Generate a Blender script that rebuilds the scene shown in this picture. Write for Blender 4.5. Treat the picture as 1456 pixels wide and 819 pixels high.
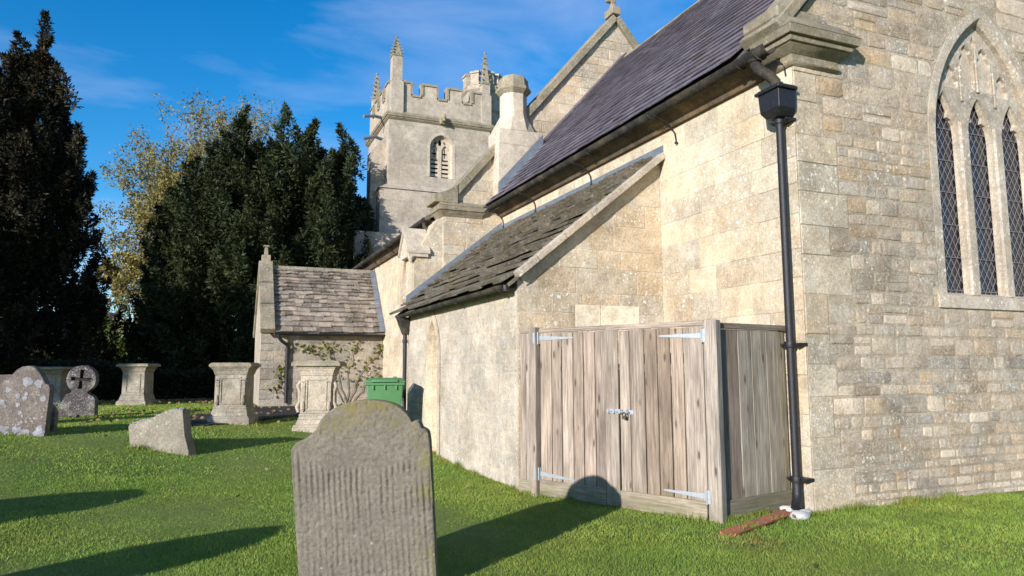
import bpy, bmesh, math, random
import numpy as np
from mathutils import Vector, Matrix
from mathutils.geometry import tessellate_polygon

for o in list(bpy.data.objects):
    bpy.data.objects.remove(o, do_unlink=True)
SC = bpy.context.scene
COL = SC.collection
rng = random.Random(11)
nr = np.random.default_rng(5)
R = math.radians

# ------------------------------------------------------------ camera, sky, sun, exposure
YAW, PITCH, ROLL, FPX = 0.400902, 0.1136008, -0.0033792, 1007.4166
EYE = Vector((0, 0, 1.5))
f_ = Vector((math.sin(YAW) * math.cos(PITCH), math.cos(YAW) * math.cos(PITCH), math.sin(PITCH)))
r0 = Vector((math.cos(YAW), -math.sin(YAW), 0))
u0 = r0.cross(f_)
r_ = r0 * math.cos(ROLL) + u0 * math.sin(ROLL)
u_ = -r0 * math.sin(ROLL) + u0 * math.cos(ROLL)
cam = bpy.data.cameras.new('camera')
cam.sensor_width = 36.0
cam.lens = 36.0 * FPX / 1456.0
cam.clip_end = 2000
cam.clip_start = 0.05
co = bpy.data.objects.new('camera', cam)
COL.objects.link(co)
M = Matrix((r_, u_, -f_)).transposed().to_4x4()
M.translation = EYE
co.matrix_world = M
SC.camera = co

SUN_AZ, SUN_EL = R(55.0), R(15.5)      # heading of the sunlight measured from +Y towards +X
to_sun = Vector((-math.sin(SUN_AZ) * math.cos(SUN_EL), -math.cos(SUN_AZ) * math.cos(SUN_EL), math.sin(SUN_EL)))
sun = bpy.data.lights.new('sun', 'SUN')
sun.energy = 5.0
sun.angle = R(0.53)
sun.color = (1.0, 0.955, 0.91)
so = bpy.data.objects.new('sun', sun)
COL.objects.link(so)
so.rotation_euler = to_sun.to_track_quat('Z', 'Y').to_euler()
so.location = (-20, -20, 30)

world = bpy.data.worlds.new('World')
SC.world = world
world.use_nodes = True
wt = world.node_tree
wt.nodes.clear()
out = wt.nodes.new('ShaderNodeOutputWorld')
bg = wt.nodes.new('ShaderNodeBackground')
sky = wt.nodes.new('ShaderNodeTexSky')
sky.sky_type = 'NISHITA'
sky.sun_disc = False
sky.sun_elevation = SUN_EL
sky.sun_rotation = math.atan2(to_sun.x, to_sun.y)
sky.altitude = 100
sky.air_density = 1.0
sky.dust_density = 0.25
sky.ozone_density = 4.0
bg.inputs['Strength'].default_value = 0.145
tc = wt.nodes.new('ShaderNodeTexCoord')
mp = wt.nodes.new('ShaderNodeMapping')
mp.inputs['Scale'].default_value = (1.3, 2.6, 5.0)
mp.inputs['Rotation'].default_value = (0.25, 0.3, 0.5)
nz = wt.nodes.new('ShaderNodeTexNoise')
nz.inputs['Scale'].default_value = 1.7
nz.inputs['Detail'].default_value = 7
nz.inputs['Roughness'].default_value = 0.55
nz.inputs['Distortion'].default_value = 0.4
rp = wt.nodes.new('ShaderNodeValToRGB')
rp.color_ramp.elements[0].position = 0.44
rp.color_ramp.elements[0].color = (0, 0, 0, 1)
rp.color_ramp.elements[1].position = 0.72
rp.color_ramp.elements[1].color = (0.5, 0.5, 0.5, 1)
mx = wt.nodes.new('ShaderNodeMix')
mx.data_type = 'RGBA'
mx.inputs[7].default_value = (2.6, 3.2, 4.8, 1)
hs = wt.nodes.new('ShaderNodeHueSaturation')
hs.inputs['Saturation'].default_value = 1.3
wt.links.new(tc.outputs['Generated'], mp.inputs['Vector'])
wt.links.new(mp.outputs[0], nz.inputs['Vector'])
wt.links.new(nz.outputs['Fac'], rp.inputs['Fac'])
wt.links.new(rp.outputs['Color'], mx.inputs[0])
wt.links.new(sky.outputs[0], hs.inputs['Color'])
wt.links.new(hs.outputs[0], mx.inputs[6])
wt.links.new(mx.outputs[2], bg.inputs['Color'])
wt.links.new(bg.outputs[0], out.inputs[0])

SC.view_settings.view_transform = 'Standard'
SC.view_settings.look = 'None'
SC.view_settings.exposure = 0.56
SC.view_settings.gamma = 1.0
SC.view_settings.use_curve_mapping = False
SC.cycles.max_bounces = 5

# ------------------------------------------------------------ node materials
class NT:
    def __init__(s, name):
        s.m = bpy.data.materials.new(name)
        s.m.use_nodes = True
        s.t = s.m.node_tree
        s.b = s.t.nodes['Principled BSDF']
        s.b.inputs['Specular IOR Level'].default_value = 0.25
        s.pos = s.t.nodes.new('ShaderNodeNewGeometry').outputs['Position']

    def n(s, typ, **kw):
        nd = s.t.nodes.new('ShaderNode' + typ)
        for k, v in kw.items():
            if hasattr(nd, k) and not k[0].isupper():
                setattr(nd, k, v)
        return nd

    def link(s, a, b):
        if isinstance(a, (int, float)):
            b.default_value = a
        elif isinstance(a, tuple):
            b.default_value = a if len(a) == 4 or b.type == 'VECTOR' else a + (1,)
        else:
            s.t.links.new(a, b)

    def map(s, vec, scale=(1, 1, 1), loc=(0, 0, 0), rot=(0, 0, 0)):
        m = s.n('Mapping')
        s.link(vec, m.inputs['Vector'])
        m.inputs['Scale'].default_value = scale
        m.inputs['Location'].default_value = loc
        m.inputs['Rotation'].default_value = rot
        return m.outputs[0]

    def noise(s, scale, detail=4, rough=.5, vec=None, dist=0, off=0):
        v = s.pos if vec is None else vec
        if off:
            v = s.map(v, loc=(off, off * .7, off * 1.3))
        q = s.n('TexNoise')
        s.link(v, q.inputs['Vector'])
        q.inputs['Scale'].default_value = scale
        q.inputs['Detail'].default_value = detail
        q.inputs['Roughness'].default_value = rough
        q.inputs['Distortion'].default_value = dist
        return q.outputs['Fac']

    def voro(s, scale, vec=None, feature='F1', rnd=1.0):
        q = s.n('TexVoronoi')
        q.feature = feature
        s.link(s.pos if vec is None else vec, q.inputs['Vector'])
        q.inputs['Scale'].default_value = scale
        q.inputs['Randomness'].default_value = rnd
        return q

    def ramp(s, fac, a, b, lo=0.0, hi=1.0):
        q = s.n('MapRange')
        q.clamp = True
        s.link(fac, q.inputs[0])
        q.inputs[1].default_value = a
        q.inputs[2].default_value = b
        q.inputs[3].default_value = lo
        q.inputs[4].default_value = hi
        return q.outputs[0]

    def math(s, op, a, b=0.0):
        q = s.n('Math')
        q.operation = op
        s.link(a, q.inputs[0])
        s.link(b, q.inputs[1])
        return q.outputs[0]

    def mix(s, fac, a, b, mode='MIX'):
        q = s.n('Mix')
        q.data_type = 'RGBA'
        q.blend_type = mode
        s.link(fac, q.inputs[0])
        s.link(a, q.inputs[6])
        s.link(b, q.inputs[7])
        return q.outputs[2]

    def tint(s, col):
        a = s.n('Attribute')
        a.attribute_name = 'tint'
        return s.mix(1.0, col, a.outputs['Color'], 'MULTIPLY')

    def scalec(s, col, fac):
        q = s.n('VectorMath')
        q.operation = 'SCALE'
        s.link(col, q.inputs[0])
        s.link(fac, q.inputs['Scale'])
        return q.outputs[0]

    def bump(s, h, strength=.5, dist=.01, prev=None):
        q = s.n('Bump')
        q.inputs['Strength'].default_value = strength
        q.inputs['Distance'].default_value = dist
        s.link(h, q.inputs['Height'])
        if prev is not None:
            s.link(prev, q.inputs['Normal'])
        return q.outputs[0]

    def done(s, col, rough=.9, nrm=None, metal=0.0):
        s.link(col, s.b.inputs['Base Color'])
        s.link(rough, s.b.inputs['Roughness'])
        s.link(metal, s.b.inputs['Metallic'])
        if nrm is not None:
            s.link(nrm, s.b.inputs['Normal'])
        return s.m


def stone_mat(name, base, lichen=.5, grime=.5, warm=.4, bump=.6, moss=0.0, fine=1.0, grimecol=(.16, .145, .115), white=(.70, .67, .60)):
    t = NT(name)
    c = t.tint(base)
    c = t.scalec(c, t.ramp(t.noise(1.1, 7, .65), .3, .7, .70, 1.20))
    c = t.scalec(c, t.ramp(t.noise(6.5, 7, .7, off=71), .3, .7, .76, 1.18))
    c = t.mix(t.ramp(t.noise(2.3, 5, .6, off=7), .50, .70, 0, warm), c, (.50, .33, .15))
    c = t.mix(t.ramp(t.noise(1.6, 8, .65, off=3), .52, .72, 0, grime), c, grimecol)
    c = t.mix(t.ramp(t.noise(9, 6, .7, off=9), .55, .70, 0, grime * .6), c, grimecol)
    c = t.mix(t.ramp(t.noise(3.4, 8, .7, off=61), .50, .66, 0, .38 * min(1, lichen * 1.3)), c, (.60, .56, .48))
    c = t.scalec(c, t.ramp(t.noise(30 * fine, 7, .78), .28, .72, .68, 1.30))
    if lichen:
        mask = t.ramp(t.noise(1.7, 4, .6, off=15), .42, .62)
        v = t.voro(11 * fine)
        d = t.math('ADD', v.outputs['Distance'], t.math('MULTIPLY', t.math('SUBTRACT', t.noise(40, 3, .6), .5), .5))
        sp = t.ramp(d, .16, .24, 1, 0)
        sp2 = t.ramp(t.noise(24 * fine, 5, .7, off=21), .59, .63)
        sp3 = t.ramp(t.noise(52 * fine, 3, .6, off=31), .61, .65)
        k = t.math('MULTIPLY', t.math('MAXIMUM', t.math('MULTIPLY', t.math('MAXIMUM', sp, sp2), mask), t.math('MULTIPLY', sp3, .8)), lichen)
        c = t.mix(k, c, white)
    c = t.mix(t.ramp(t.noise(45, 4, .65, off=41), .63, .69, 0, .5), c, (.12, .10, .077))
    if moss:
        c = t.mix(t.ramp(t.noise(5, 7, .7, off=51), .45, .60, 0, moss), c, (.135, .13, .055))
    h = t.math('ADD', t.noise(13 * fine, 7, .75), t.math('MULTIPLY', t.noise(60 * fine, 5, .75), .5))
    return t.done(c, .92, t.bump(h, bump, .045))


def plain(name, col, rough=.6, metal=0.0, var=.15, sc=12, bump=0.0, spec=.25):
    t = NT(name)
    t.b.inputs['Specular IOR Level'].default_value = spec
    c = t.tint(col)
    c = t.scalec(c, t.ramp(t.noise(sc, 6, .65), .3, .7, 1 - var, 1 + var))
    return t.done(c, rough, t.bump(t.noise(sc * (4 if 'glass' not in name else .5), 5 if 'glass' not in name else 2, .6), bump, .01 if 'glass' not in name else .03) if bump else None, metal)


MAT = {}
MAT['rubble'] = stone_mat('rubble stone', (.50, .40, .295), lichen=1.0, grime=.62, warm=.22, bump=1.0, grimecol=(.19, .155, .115))
MAT['ashlar'] = stone_mat('ashlar stone', (.545, .445, .315), lichen=.95, grime=.42, warm=.2, bump=.55, grimecol=(.24, .195, .14))
MAT['smooth'] = stone_mat('dressed stone', (.50, .42, .325), lichen=.6, grime=.35, warm=.12, bump=.35, grimecol=(.25, .205, .155))
MAT['vestry'] = stone_mat('patched white lichen stone', (.60, .515, .41), lichen=1.0, grime=.85, warm=.10, bump=1.0, grimecol=(.33, .275, .205), white=(.74, .72, .66))
MAT['clean'] = stone_mat('new repair stone', (.72, .62, .46), lichen=.05, grime=.08, warm=.15, bump=.15)
MAT['tower'] = stone_mat('tower stone', (.41, .345, .27), lichen=.4, grime=.45, warm=.08, bump=.4, grimecol=(.21, .175, .135))
MAT['weathered'] = stone_mat('weathered coping stone', (.31, .26, .185), lichen=.4, grime=.75, warm=.25, bump=.7, moss=.35)
MAT['mortar'] = stone_mat('lime mortar', (.48, .395, .285), lichen=.7, grime=.4, warm=.35, bump=1.0, fine=1.3, grimecol=(.2, .165, .12))
MAT['mortar_pale'] = stone_mat('pale lime mortar', (.53, .45, .345), lichen=.6, grime=.35, warm=.1, bump=.6, fine=1.3, grimecol=(.22, .18, .13))
MAT['stonetile'] = stone_mat('mossy stone slate', (.185, .150, .118), lichen=.45, grime=.6, warm=.0, bump=1.0, moss=.55, grimecol=(.055, .052, .04))
MAT['rooftile'] = stone_mat('porch stone tile', (.29, .235, .185), lichen=1.0, grime=.7, warm=.0, bump=1.0, moss=.08, white=(.62, .58, .52), grimecol=(.07, .055, .045))
MAT['slate'] = stone_mat('purple slate', (.104, .088, .110), lichen=.2, grime=.4, warm=.0, bump=.25, grimecol=(.05, .045, .055))
MAT['iron'] = plain('black painted iron', (.014, .014, .017), .5, 0, .4, 25, .4, .4)
MAT['ironworn'] = stone_mat('old gutter iron', (.028, .025, .024), lichen=.2, grime=.3, warm=.12, bump=.5, moss=.12, grimecol=(.02, .018, .018), white=(.22, .23, .2))
MAT['lead'] = plain('sheet lead', (.20, .225, .26), .5, .4, .2, 8, .2)
MAT['galv'] = plain('galvanised steel', (.42, .45, .48), .5, .6, .12, 30, .05)
MAT['glass'] = plain('old dark window glass', (.016, .015, .018), .07, 0, .3, 20, .5, .7)
MAT['came'] = plain('lead came', (.20, .195, .21), .6, .3, .15, 20)
MAT['dark'] = plain('painted interior shade', (.012, .011, .010), .9)  # near-black colour standing in for unlit depth inside belfry and hedge
MAT['limewash'] = plain('whitewashed timber door', (.72, .70, .64), .7, 0, .08, 6, .1)
MAT['soffit'] = stone_mat('brown eaves stone with painted shade', (.11, .075, .048), lichen=.12, grime=.5, warm=.3, bump=.5)  # brown stone, darkened in colour to stand for deep shade under the eaves
MAT['bin'] = plain('green bin plastic', (.068, .178, .068), .42, 0, .07, 6, .02, .45)
MAT['rubber'] = plain('black rubber', (.015, .015, .015), .7)
MAT['terracotta'] = stone_mat('terracotta channel', (.40, .135, .065), lichen=.15, grime=.4, warm=.0, bump=.5)
MAT['whitestone'] = stone_mat('white limewashed rubble', (.72, .70, .66), lichen=.2, grime=.2, warm=.1, bump=.7)
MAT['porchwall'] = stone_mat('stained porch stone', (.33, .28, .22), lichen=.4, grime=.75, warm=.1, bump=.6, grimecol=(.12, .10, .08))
MAT['surround'] = stone_mat('grey window surround', (.42, .355, .28), lichen=.8, grime=.45, warm=.12, bump=.5, grimecol=(.22, .18, .14))
MAT['tomb'] = stone_mat('tomb stone', (.50, .415, .315), lichen=.8, grime=.5, warm=.1, bump=.8)
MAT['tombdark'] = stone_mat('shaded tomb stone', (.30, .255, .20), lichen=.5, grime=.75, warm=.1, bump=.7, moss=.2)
MAT['redstone'] = stone_mat('brown headstone', (.135, .108, .095), lichen=.3, grime=.5, warm=.0, bump=.6)
MAT['speckstone'] = stone_mat('lichen speckled stone', (.085, .072, .068), lichen=1.0, grime=.6, warm=.0, bump=.9, fine=1.3, white=(.5, .48, .5))
MAT['ledger'] = stone_mat('broken grey stone', (.225, .195, .150), lichen=.3, grime=.35, warm=.0, bump=.5, moss=.15)
MAT['lichenblob'] = stone_mat('pale lichen', (.31, .31, .33), lichen=.2, grime=.4, warm=.0, bump=1.0, grimecol=(.17, .16, .16))
MAT['path'] = stone_mat('dark path', (.032, .028, .026), lichen=.15, grime=.4, warm=0, bump=.8, grimecol=(.016, .014, .013))
MAT['bark'] = stone_mat('bark', (.16, .125, .09), lichen=.2, grime=.6, warm=0, bump=1.0, grimecol=(.05, .042, .035))
MAT['barnroof'] = plain('dark barn slates', (.020, .020, .032), .9, 0, .2, 3)
MAT['render'] = plain('white render', (.75, .74, .70), .8)


def mat_board():
    t = NT('weathered timber')
    tcn = t.n('TexCoord')
    oi = t.n('ObjectInfo')
    cx = t.n('CombineXYZ')
    t.link(t.math('MULTIPLY', oi.outputs['Random'], 37.0), cx.inputs[0])
    t.link(t.math('MULTIPLY', oi.outputs['Random'], 91.0), cx.inputs[2])
    va = t.n('VectorMath')
    va.operation = 'ADD'
    t.link(tcn.outputs['Object'], va.inputs[0])
    t.link(cx.outputs[0], va.inputs[1])
    v = va.outputs[0]
    g1 = t.noise(1.0, 6, .6, vec=t.map(v, (62, 62, 2.6)), dist=.35)
    g2 = t.noise(1.0, 5, .65, vec=t.map(v, (190, 190, 5)))
    big = t.noise(1.0, 4, .55, vec=t.map(v, (7, 7, 1.6)))
    kn = t.voro(1.0, vec=t.map(v, (9.5, .001, 2.6)))
    kd = t.ramp(t.math('ADD', kn.outputs['Distance'], t.math('MULTIPLY', t.noise(60, 2, .5), .03)), .09, .19, 1, 0)
    ring = t.ramp(kn.outputs['Distance'], .06, .34, 1, 0)
    wv = t.math('SINE', t.math('MULTIPLY', t.math('ADD', kn.outputs['Distance'], t.math('MULTIPLY', g1, .12)), 85.0))
    c = t.tint((.345, .290, .242))
    c = t.scalec(c, t.ramp(oi.outputs['Random'], 0, 1, .80, 1.18))
    c = t.scalec(c, t.ramp(big, .3, .7, .68, 1.2))
    c = t.scalec(c, t.ramp(g1, .3, .68, .50, 1.18))
    c = t.scalec(c, t.ramp(g2, .3, .7, .70, 1.2))
    c = t.mix(t.math('MULTIPLY', t.ramp(wv, -.2, 1, 0, .45), ring), c, (.16, .115, .075))
    c = t.mix(t.math('MULTIPLY', kd, .85), c, (.06, .042, .03))
    c = t.mix(t.ramp(t.noise(1.0, 5, .6, vec=t.map(v, (9, 9, 1.1), loc=(4, 2, 9))), .56, .74, 0, .6), c, (.13, .10, .075))
    z = t.n('SeparateXYZ')
    t.link(t.pos, z.inputs[0])
    c = t.mix(t.math('MULTIPLY', t.ramp(z.outputs[2], .04, .32, .75, 0), t.ramp(t.noise(6, 5, .6), .38, .62)), c, (.15, .15, .07))
    h = t.math('ADD', g1, t.math('MULTIPLY', g2, .5))
    return t.done(c, .85, t.bump(h, .55, .006))


MAT['board'] = mat_board()


def mat_leaf(name, a, b, trans=.25, rough=.6):
    t = NT(name)
    t.b.inputs['Specular IOR Level'].default_value = .2
    c = t.mix(t.ramp(t.noise(1.3, 3, .6), .35, .65), a, b)
    c = t.tint(c)
    m = t.done(c, rough)
    if trans:
        tr = t.n('BsdfTranslucent')
        ms = t.n('MixShader')
        ms.inputs[0].default_value = trans
        t.link(c, tr.inputs['Color'])
        t.link(t.b.outputs[0], ms.inputs[1])
        t.link(tr.outputs[0], ms.inputs[2])
        t.link(ms.outputs[0], t.t.nodes['Material Output'].inputs['Surface'])
    return m


MAT['yew'] = mat_leaf('yew needles', (.019, .027, .009), (.036, .045, .014), .06)
MAT['redyew'] = mat_leaf('brownish evergreen leaves', (.014, .014, .007), (.034, .026, .012), .06)
MAT['autumn'] = mat_leaf('autumn leaves', (.26, .20, .065), (.175, .165, .055), .25)
MAT['laurel'] = mat_leaf('laurel leaves', (.060, .095, .022), (.10, .12, .032), .2, .45)
MAT['hedge'] = mat_leaf('clipped hedge leaves', (.020, .024, .010), (.040, .034, .016), .08)
MAT['vine'] = mat_leaf('creeper leaves', (.14, .15, .03), (.20, .19, .05), .2)
MAT['grass'] = mat_leaf('grass blades', (.235, .335, .060), (.325, .40, .085), .38, .55)
MAT['fallen'] = mat_leaf('fallen leaves', (.24, .17, .08), (.15, .095, .05), .1)


def mat_lawn():
    t = NT('lawn turf')
    c = t.mix(t.ramp(t.noise(1.2, 6, .6), .35, .65), (.16, .225, .042), (.21, .26, .058))
    c = t.scalec(c, t.ramp(t.noise(30, 6, .7), .3, .7, .6, 1.25))
    return t.done(c, .9, t.bump(t.noise(45, 6, .7), 1.0, .05))


MAT['lawn'] = mat_lawn()


def mat_headstone():
    t = NT('tooled headstone')
    tcn = t.n('TexCoord').outputs['Object']
    c = t.tint((.165, .143, .112))
    c = t.scalec(c, t.ramp(t.noise(3, 6, .6, vec=tcn), .3, .7, .8, 1.15))
    c = t.scalec(c, t.ramp(t.noise(45, 6, .75, vec=tcn), .3, .7, .62, 1.3))
    c = t.mix(t.ramp(t.noise(6, 6, .7, vec=tcn, off=23), .5, .7, 0, .5), c, (.11, .095, .075))
    z = t.n('SeparateXYZ')
    t.link(tcn, z.inputs[0])
    up = t.ramp(z.outputs[2], 1.0, 1.25)
    ms = t.math('MULTIPLY', up, t.ramp(t.noise(9, 6, .7, vec=tcn, off=3), .42, .60))
    c = t.mix(t.math('MULTIPLY', ms, .75), c, (.165, .135, .028))
    c = t.mix(t.math('MULTIPLY', t.ramp(z.outputs[0], .33, .46), t.ramp(t.noise(7, 6, .7, vec=tcn, off=13), .46, .6, 0, .6)), c, (.17, .145, .04))
    v = t.voro(7.5, vec=tcn)
    sp = t.math('MULTIPLY', t.ramp(t.math('ADD', v.outputs['Distance'], t.math('MULTIPLY', t.noise(50, 3, .6, vec=tcn), .1)), .10, .15, 1, 0),
                t.math('MULTIPLY', t.ramp(z.outputs[2], .12, .42, 1, 0), t.ramp(t.noise(4, 2, .5, vec=tcn, off=8), .48, .55)))
    c = t.mix(sp, c, (.60, .58, .50))
    c = t.mix(t.ramp(t.noise(60, 3, .6, vec=tcn, off=41), .62, .72, 0, .5), c, (.08, .065, .05))
    h = t.math('ADD', t.noise(35, 6, .75, vec=tcn), t.math('MULTIPLY', t.noise(120, 4, .7, vec=tcn), .4))
    return t.done(c, .9, t.bump(h, .5, .014))


MAT['headstone'] = mat_headstone()

# ------------------------------------------------------------ object helpers
ORIGIN = {}


def link(o, parent=None):
    COL.objects.link(o)
    if parent is not None:
        o.parent = parent
        o.matrix_parent_inverse = ORIGIN[parent].inverted()
    ORIGIN[o] = o.matrix_basis.copy()
    return o


def tag(o, label=None, cat=None, group=None, kind=None):
    if label: o['label'] = label
    if cat: o['category'] = cat
    if group: o['group'] = group
    if kind: o['kind'] = kind
    return o


def thing(name, loc, label, cat, group=None):
    o = bpy.data.objects.new(name, None)
    o.empty_display_size = .2
    o.location = loc
    o.matrix_basis = Matrix.Translation(loc)
    link(o)
    return tag(o, label, cat, group)


class MB:
    def __init__(s):
        s.v, s.f, s.c = [], [], []

    def add(s, vs, fs, tint=(1, 1, 1)):
        k = len(s.v)
        s.v += [tuple(p) for p in vs]
        s.f += [tuple(i + k for i in f) for f in fs]
        s.c += [tint] * len(vs)
        return s

    def box(s, x0, x1, y0, y1, z0, z1, M=None, tint=(1, 1, 1)):
        vs = [Vector(p) for p in ((x0, y0, z0), (x1, y0, z0), (x1, y1, z0), (x0, y1, z0), (x0, y0, z1), (x1, y0, z1), (x1, y1, z1), (x0, y1, z1))]
        if M is not None: vs = [M @ p for p in vs]
        return s.add(vs, [(0, 3, 2, 1), (4, 5, 6, 7), (0, 1, 5, 4), (1, 2, 6, 5), (2, 3, 7, 6), (3, 0, 4, 7)], tint)

    def frus(s, a, za, b, zb, tint=(1, 1, 1)):
        """box with rectangles a=(x0,x1,y0,y1) at za and b at zb"""
        vs = [(a[0], a[2], za), (a[1], a[2], za), (a[1], a[3], za), (a[0], a[3], za), (b[0], b[2], zb), (b[1], b[2], zb), (b[1], b[3], zb), (b[0], b[3], zb)]
        return s.add(vs, [(0, 3, 2, 1), (4, 5, 6, 7), (0, 1, 5, 4), (1, 2, 6, 5), (2, 3, 7, 6), (3, 0, 4, 7)], tint)

    def prism(s, pts, off, tint=(1, 1, 1)):
        n = len(pts)
        off = Vector(off)
        a = [Vector(p) for p in pts]
        b = [p + off for p in a]
        s.add(a + b, [tuple(range(n - 1, -1, -1)), tuple(range(n, 2 * n))] + [(i, (i + 1) % n, n + (i + 1) % n, n + i) for i in range(n)], tint)
        return s

    def tube(s, pts, r, n=8, caps=True, tint=(1, 1, 1)):
        pts = [Vector(p) for p in pts]
        rs = r if isinstance(r, (list, tuple)) else [r] * len(pts)
        vs, fs = [], []
        side = None
        for i, p in enumerate(pts):
            d = (pts[min(i + 1, len(pts) - 1)] - pts[max(i - 1, 0)]).normalized()
            if side is None:
                side = d.orthogonal().normalized()
            side = (side - d * side.dot(d)).normalized()
            up = d.cross(side)
            for k in range(n):
                a = 2 * math.pi * k / n
                vs.append(p + (side * math.cos(a) + up * math.sin(a)) * rs[i])
        for i in range(len(pts) - 1):
            for k in range(n):
                fs.append((i * n + k, i * n + (k + 1) % n, (i + 1) * n + (k + 1) % n, (i + 1) * n + k))
        if caps:
            fs += [tuple(range(n - 1, -1, -1)), tuple(range((len(pts) - 1) * n, len(pts) * n))]
        return s.add(vs, fs, tint)

    def lathe(s, prof, c, n=16, rot=0.0, sx=1, sy=1, tint=(1, 1, 1)):
        vs, fs = [], []
        for r, z in prof:
            for k in range(n):
                a = 2 * math.pi * k / n + rot
                vs.append((c[0] + r * sx * math.cos(a), c[1] + r * sy * math.sin(a), c[2] + z))
        m = len(prof)
        for i in range(m - 1):
            for k in range(n):
                fs.append((i * n + k, i * n + (k + 1) % n, (i + 1) * n + (k + 1) % n, (i + 1) * n + k))
        fs += [tuple(range(n - 1, -1, -1)), tuple(range((m - 1) * n, m * n))]
        return s.add(vs, fs, tint)

    def poly_holes(s, outer, holes, to3, depth, tint=(1, 1, 1), back=True):
        """extruded 2-d polygon with holes; to3(x, z, d) d = 0 front, -depth back"""
        loops = [outer] + holes
        flat = [p for l in loops for p in l]
        tris = tessellate_polygon([[Vector((p[0], p[1], 0)) for p in l] for l in loops])
        n = len(flat)
        vs = [to3(p[0], p[1], 0) for p in flat] + [to3(p[0], p[1], -depth) for p in flat]
        fs = [tuple(t) for t in tris]
        if back: fs += [tuple(n + i for i in reversed(t)) for t in tris]
        k = 0
        for l in loops:
            m = len(l)
            fs += [(k + i, k + (i + 1) % m, n + k + (i + 1) % m, n + k + i) for i in range(m)]
            k += m
        return s.add(vs, fs, tint)

    def build(s, name, mat, parent=None, bevel=0.0, seg=1, smooth=None, recalc=True, mesh_origin=None):
        me = bpy.data.meshes.new(name)
        vs = s.v
        if mesh_origin is not None:
            o3 = Vector(mesh_origin)
            vs = [tuple(Vector(p) - o3) for p in vs]
        me.from_pydata(vs, [], s.f)
        at = me.attributes.new('tint', 'FLOAT_COLOR', 'POINT')
        at.data.foreach_set('color', np.array([tuple(c) + (1,) for c in s.c], 'f').ravel())
        if recalc or bevel:
            bm = bmesh.new()
            bm.from_mesh(me)
            if recalc:
                bmesh.ops.recalc_face_normals(bm, faces=bm.faces)
            if bevel:
                es = [e for e in bm.edges if len(e.link_faces) == 2 and e.calc_face_angle(0) > .5]
                bmesh.ops.bevel(bm, geom=es, offset=bevel, segments=seg, affect='EDGES', profile=.6, clamp_overlap=True)
            bm.to_mesh(me)
            bm.free()
        if smooth:
            me.polygons.foreach_set('use_smooth', [True] * len(me.polygons))
            me.set_sharp_from_angle(angle=R(smooth))
        me.materials.append(MAT[mat])
        o = bpy.data.objects.new(name, me)
        if mesh_origin is not None:
            o.location = mesh_origin
            o.matrix_basis = Matrix.Translation(mesh_origin)
        return link(o, parent)


def np_mesh(name, V, F, tint, mat, parent=None, smooth=False):
    """V (n,3), F (m,k) constant k, tint (n,3)"""
    me = bpy.data.meshes.new(name)
    k = F.shape[1]
    me.vertices.add(len(V))
    me.vertices.foreach_set('co', np.ascontiguousarray(V, 'f').ravel())
    me.loops.add(F.size)
    me.loops.foreach_set('vertex_index', np.ascontiguousarray(F, 'i').ravel())
    me.polygons.add(len(F))
    me.polygons.foreach_set('loop_start', np.arange(0, F.size, k, dtype='i'))
    at = me.attributes.new('tint', 'FLOAT_COLOR', 'POINT')
    at.data.foreach_set('color', np.concatenate([tint, np.ones((len(V), 1))], 1).astype('f').ravel())
    if smooth:
        me.polygons.foreach_set('use_smooth', [True] * len(F))
    me.update(calc_edges=True)
    me.materials.append(MAT[mat])
    o = bpy.data.objects.new(name, me)
    return link(o, parent)


def gz(n, w):
    t = min(max((w - .7 * n - 8.5) / 7.5, 0), 1)
    return .52 * t * t * (3 - 2 * t)


def gza(n, w):
    t = np.clip((w - .7 * n - 8.5) / 7.5, 0, 1)
    return .52 * t * t * (3 - 2 * t)


def jit(a, r=rng):
    return r.uniform(-a, a)


def vary(base, amt, hue=.04):
    k = 1 + rng.uniform(-amt, amt)
    h = rng.uniform(-hue, hue)
    return (base[0] * k * (1 + h), base[1] * k, base[2] * k * (1 - h))


def arch2(cx, hw, zs, zt, n=9):
    """pointed arch points from right springing over the apex to left springing"""
    rise = zt - zs
    Rr = (rise * rise + hw * hw) / (2 * hw)
    pts = []
    a1 = math.atan2(rise, (Rr - hw))
    for i in range(n + 1):
        a = a1 * i / n
        pts.append((cx + hw - Rr + Rr * math.cos(a), zs + Rr * math.sin(a)))
    left = [(2 * cx - p[0], p[1]) for p in pts[:-1]][::-1]
    return pts + left

# ------------------------------------------------------------ ground
xs = np.concatenate([[-400, -200, -100, -60, -40, -30], np.arange(-24, 14.1, .3), [18, 26, 40, 80, 200, 400]])
ys = np.concatenate([[-200, -80, -30, -12], np.arange(-6, 30.1, .3), [34, 40, 50, 70, 110, 200, 400, 700]])
X, Y = np.meshgrid(xs, ys, indexing='ij')
Z = gza(X, Y) + .012 * np.sin(X * 1.7 + .6 * Y) * np.sin(Y * 1.3 - X * .4)
near = ((X > 2.5) & (Y > 4) & (Y < 30))
Z = np.where(near, gza(X, Y) - .004, Z)
V = np.stack([X, Y, Z], -1).reshape(-1, 3)
nx, ny = len(xs), len(ys)
I = np.arange(nx * ny).reshape(nx, ny)
F = np.stack([I[:-1, :-1], I[1:, :-1], I[1:, 1:], I[:-1, 1:]], -1).reshape(-1, 4)
lawn = np_mesh('lawn', V, F, np.ones((len(V), 3)), 'lawn', smooth=True)
tag(lawn, kind='structure')

PATH = [(-.55, 14.25), (.5, 14.75), (2.0, 16.4), (4.45, 16.5), (4.45, 19.95), (1.2, 19.95), (.2, 17.3), (-.9, 16.6)]


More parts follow.
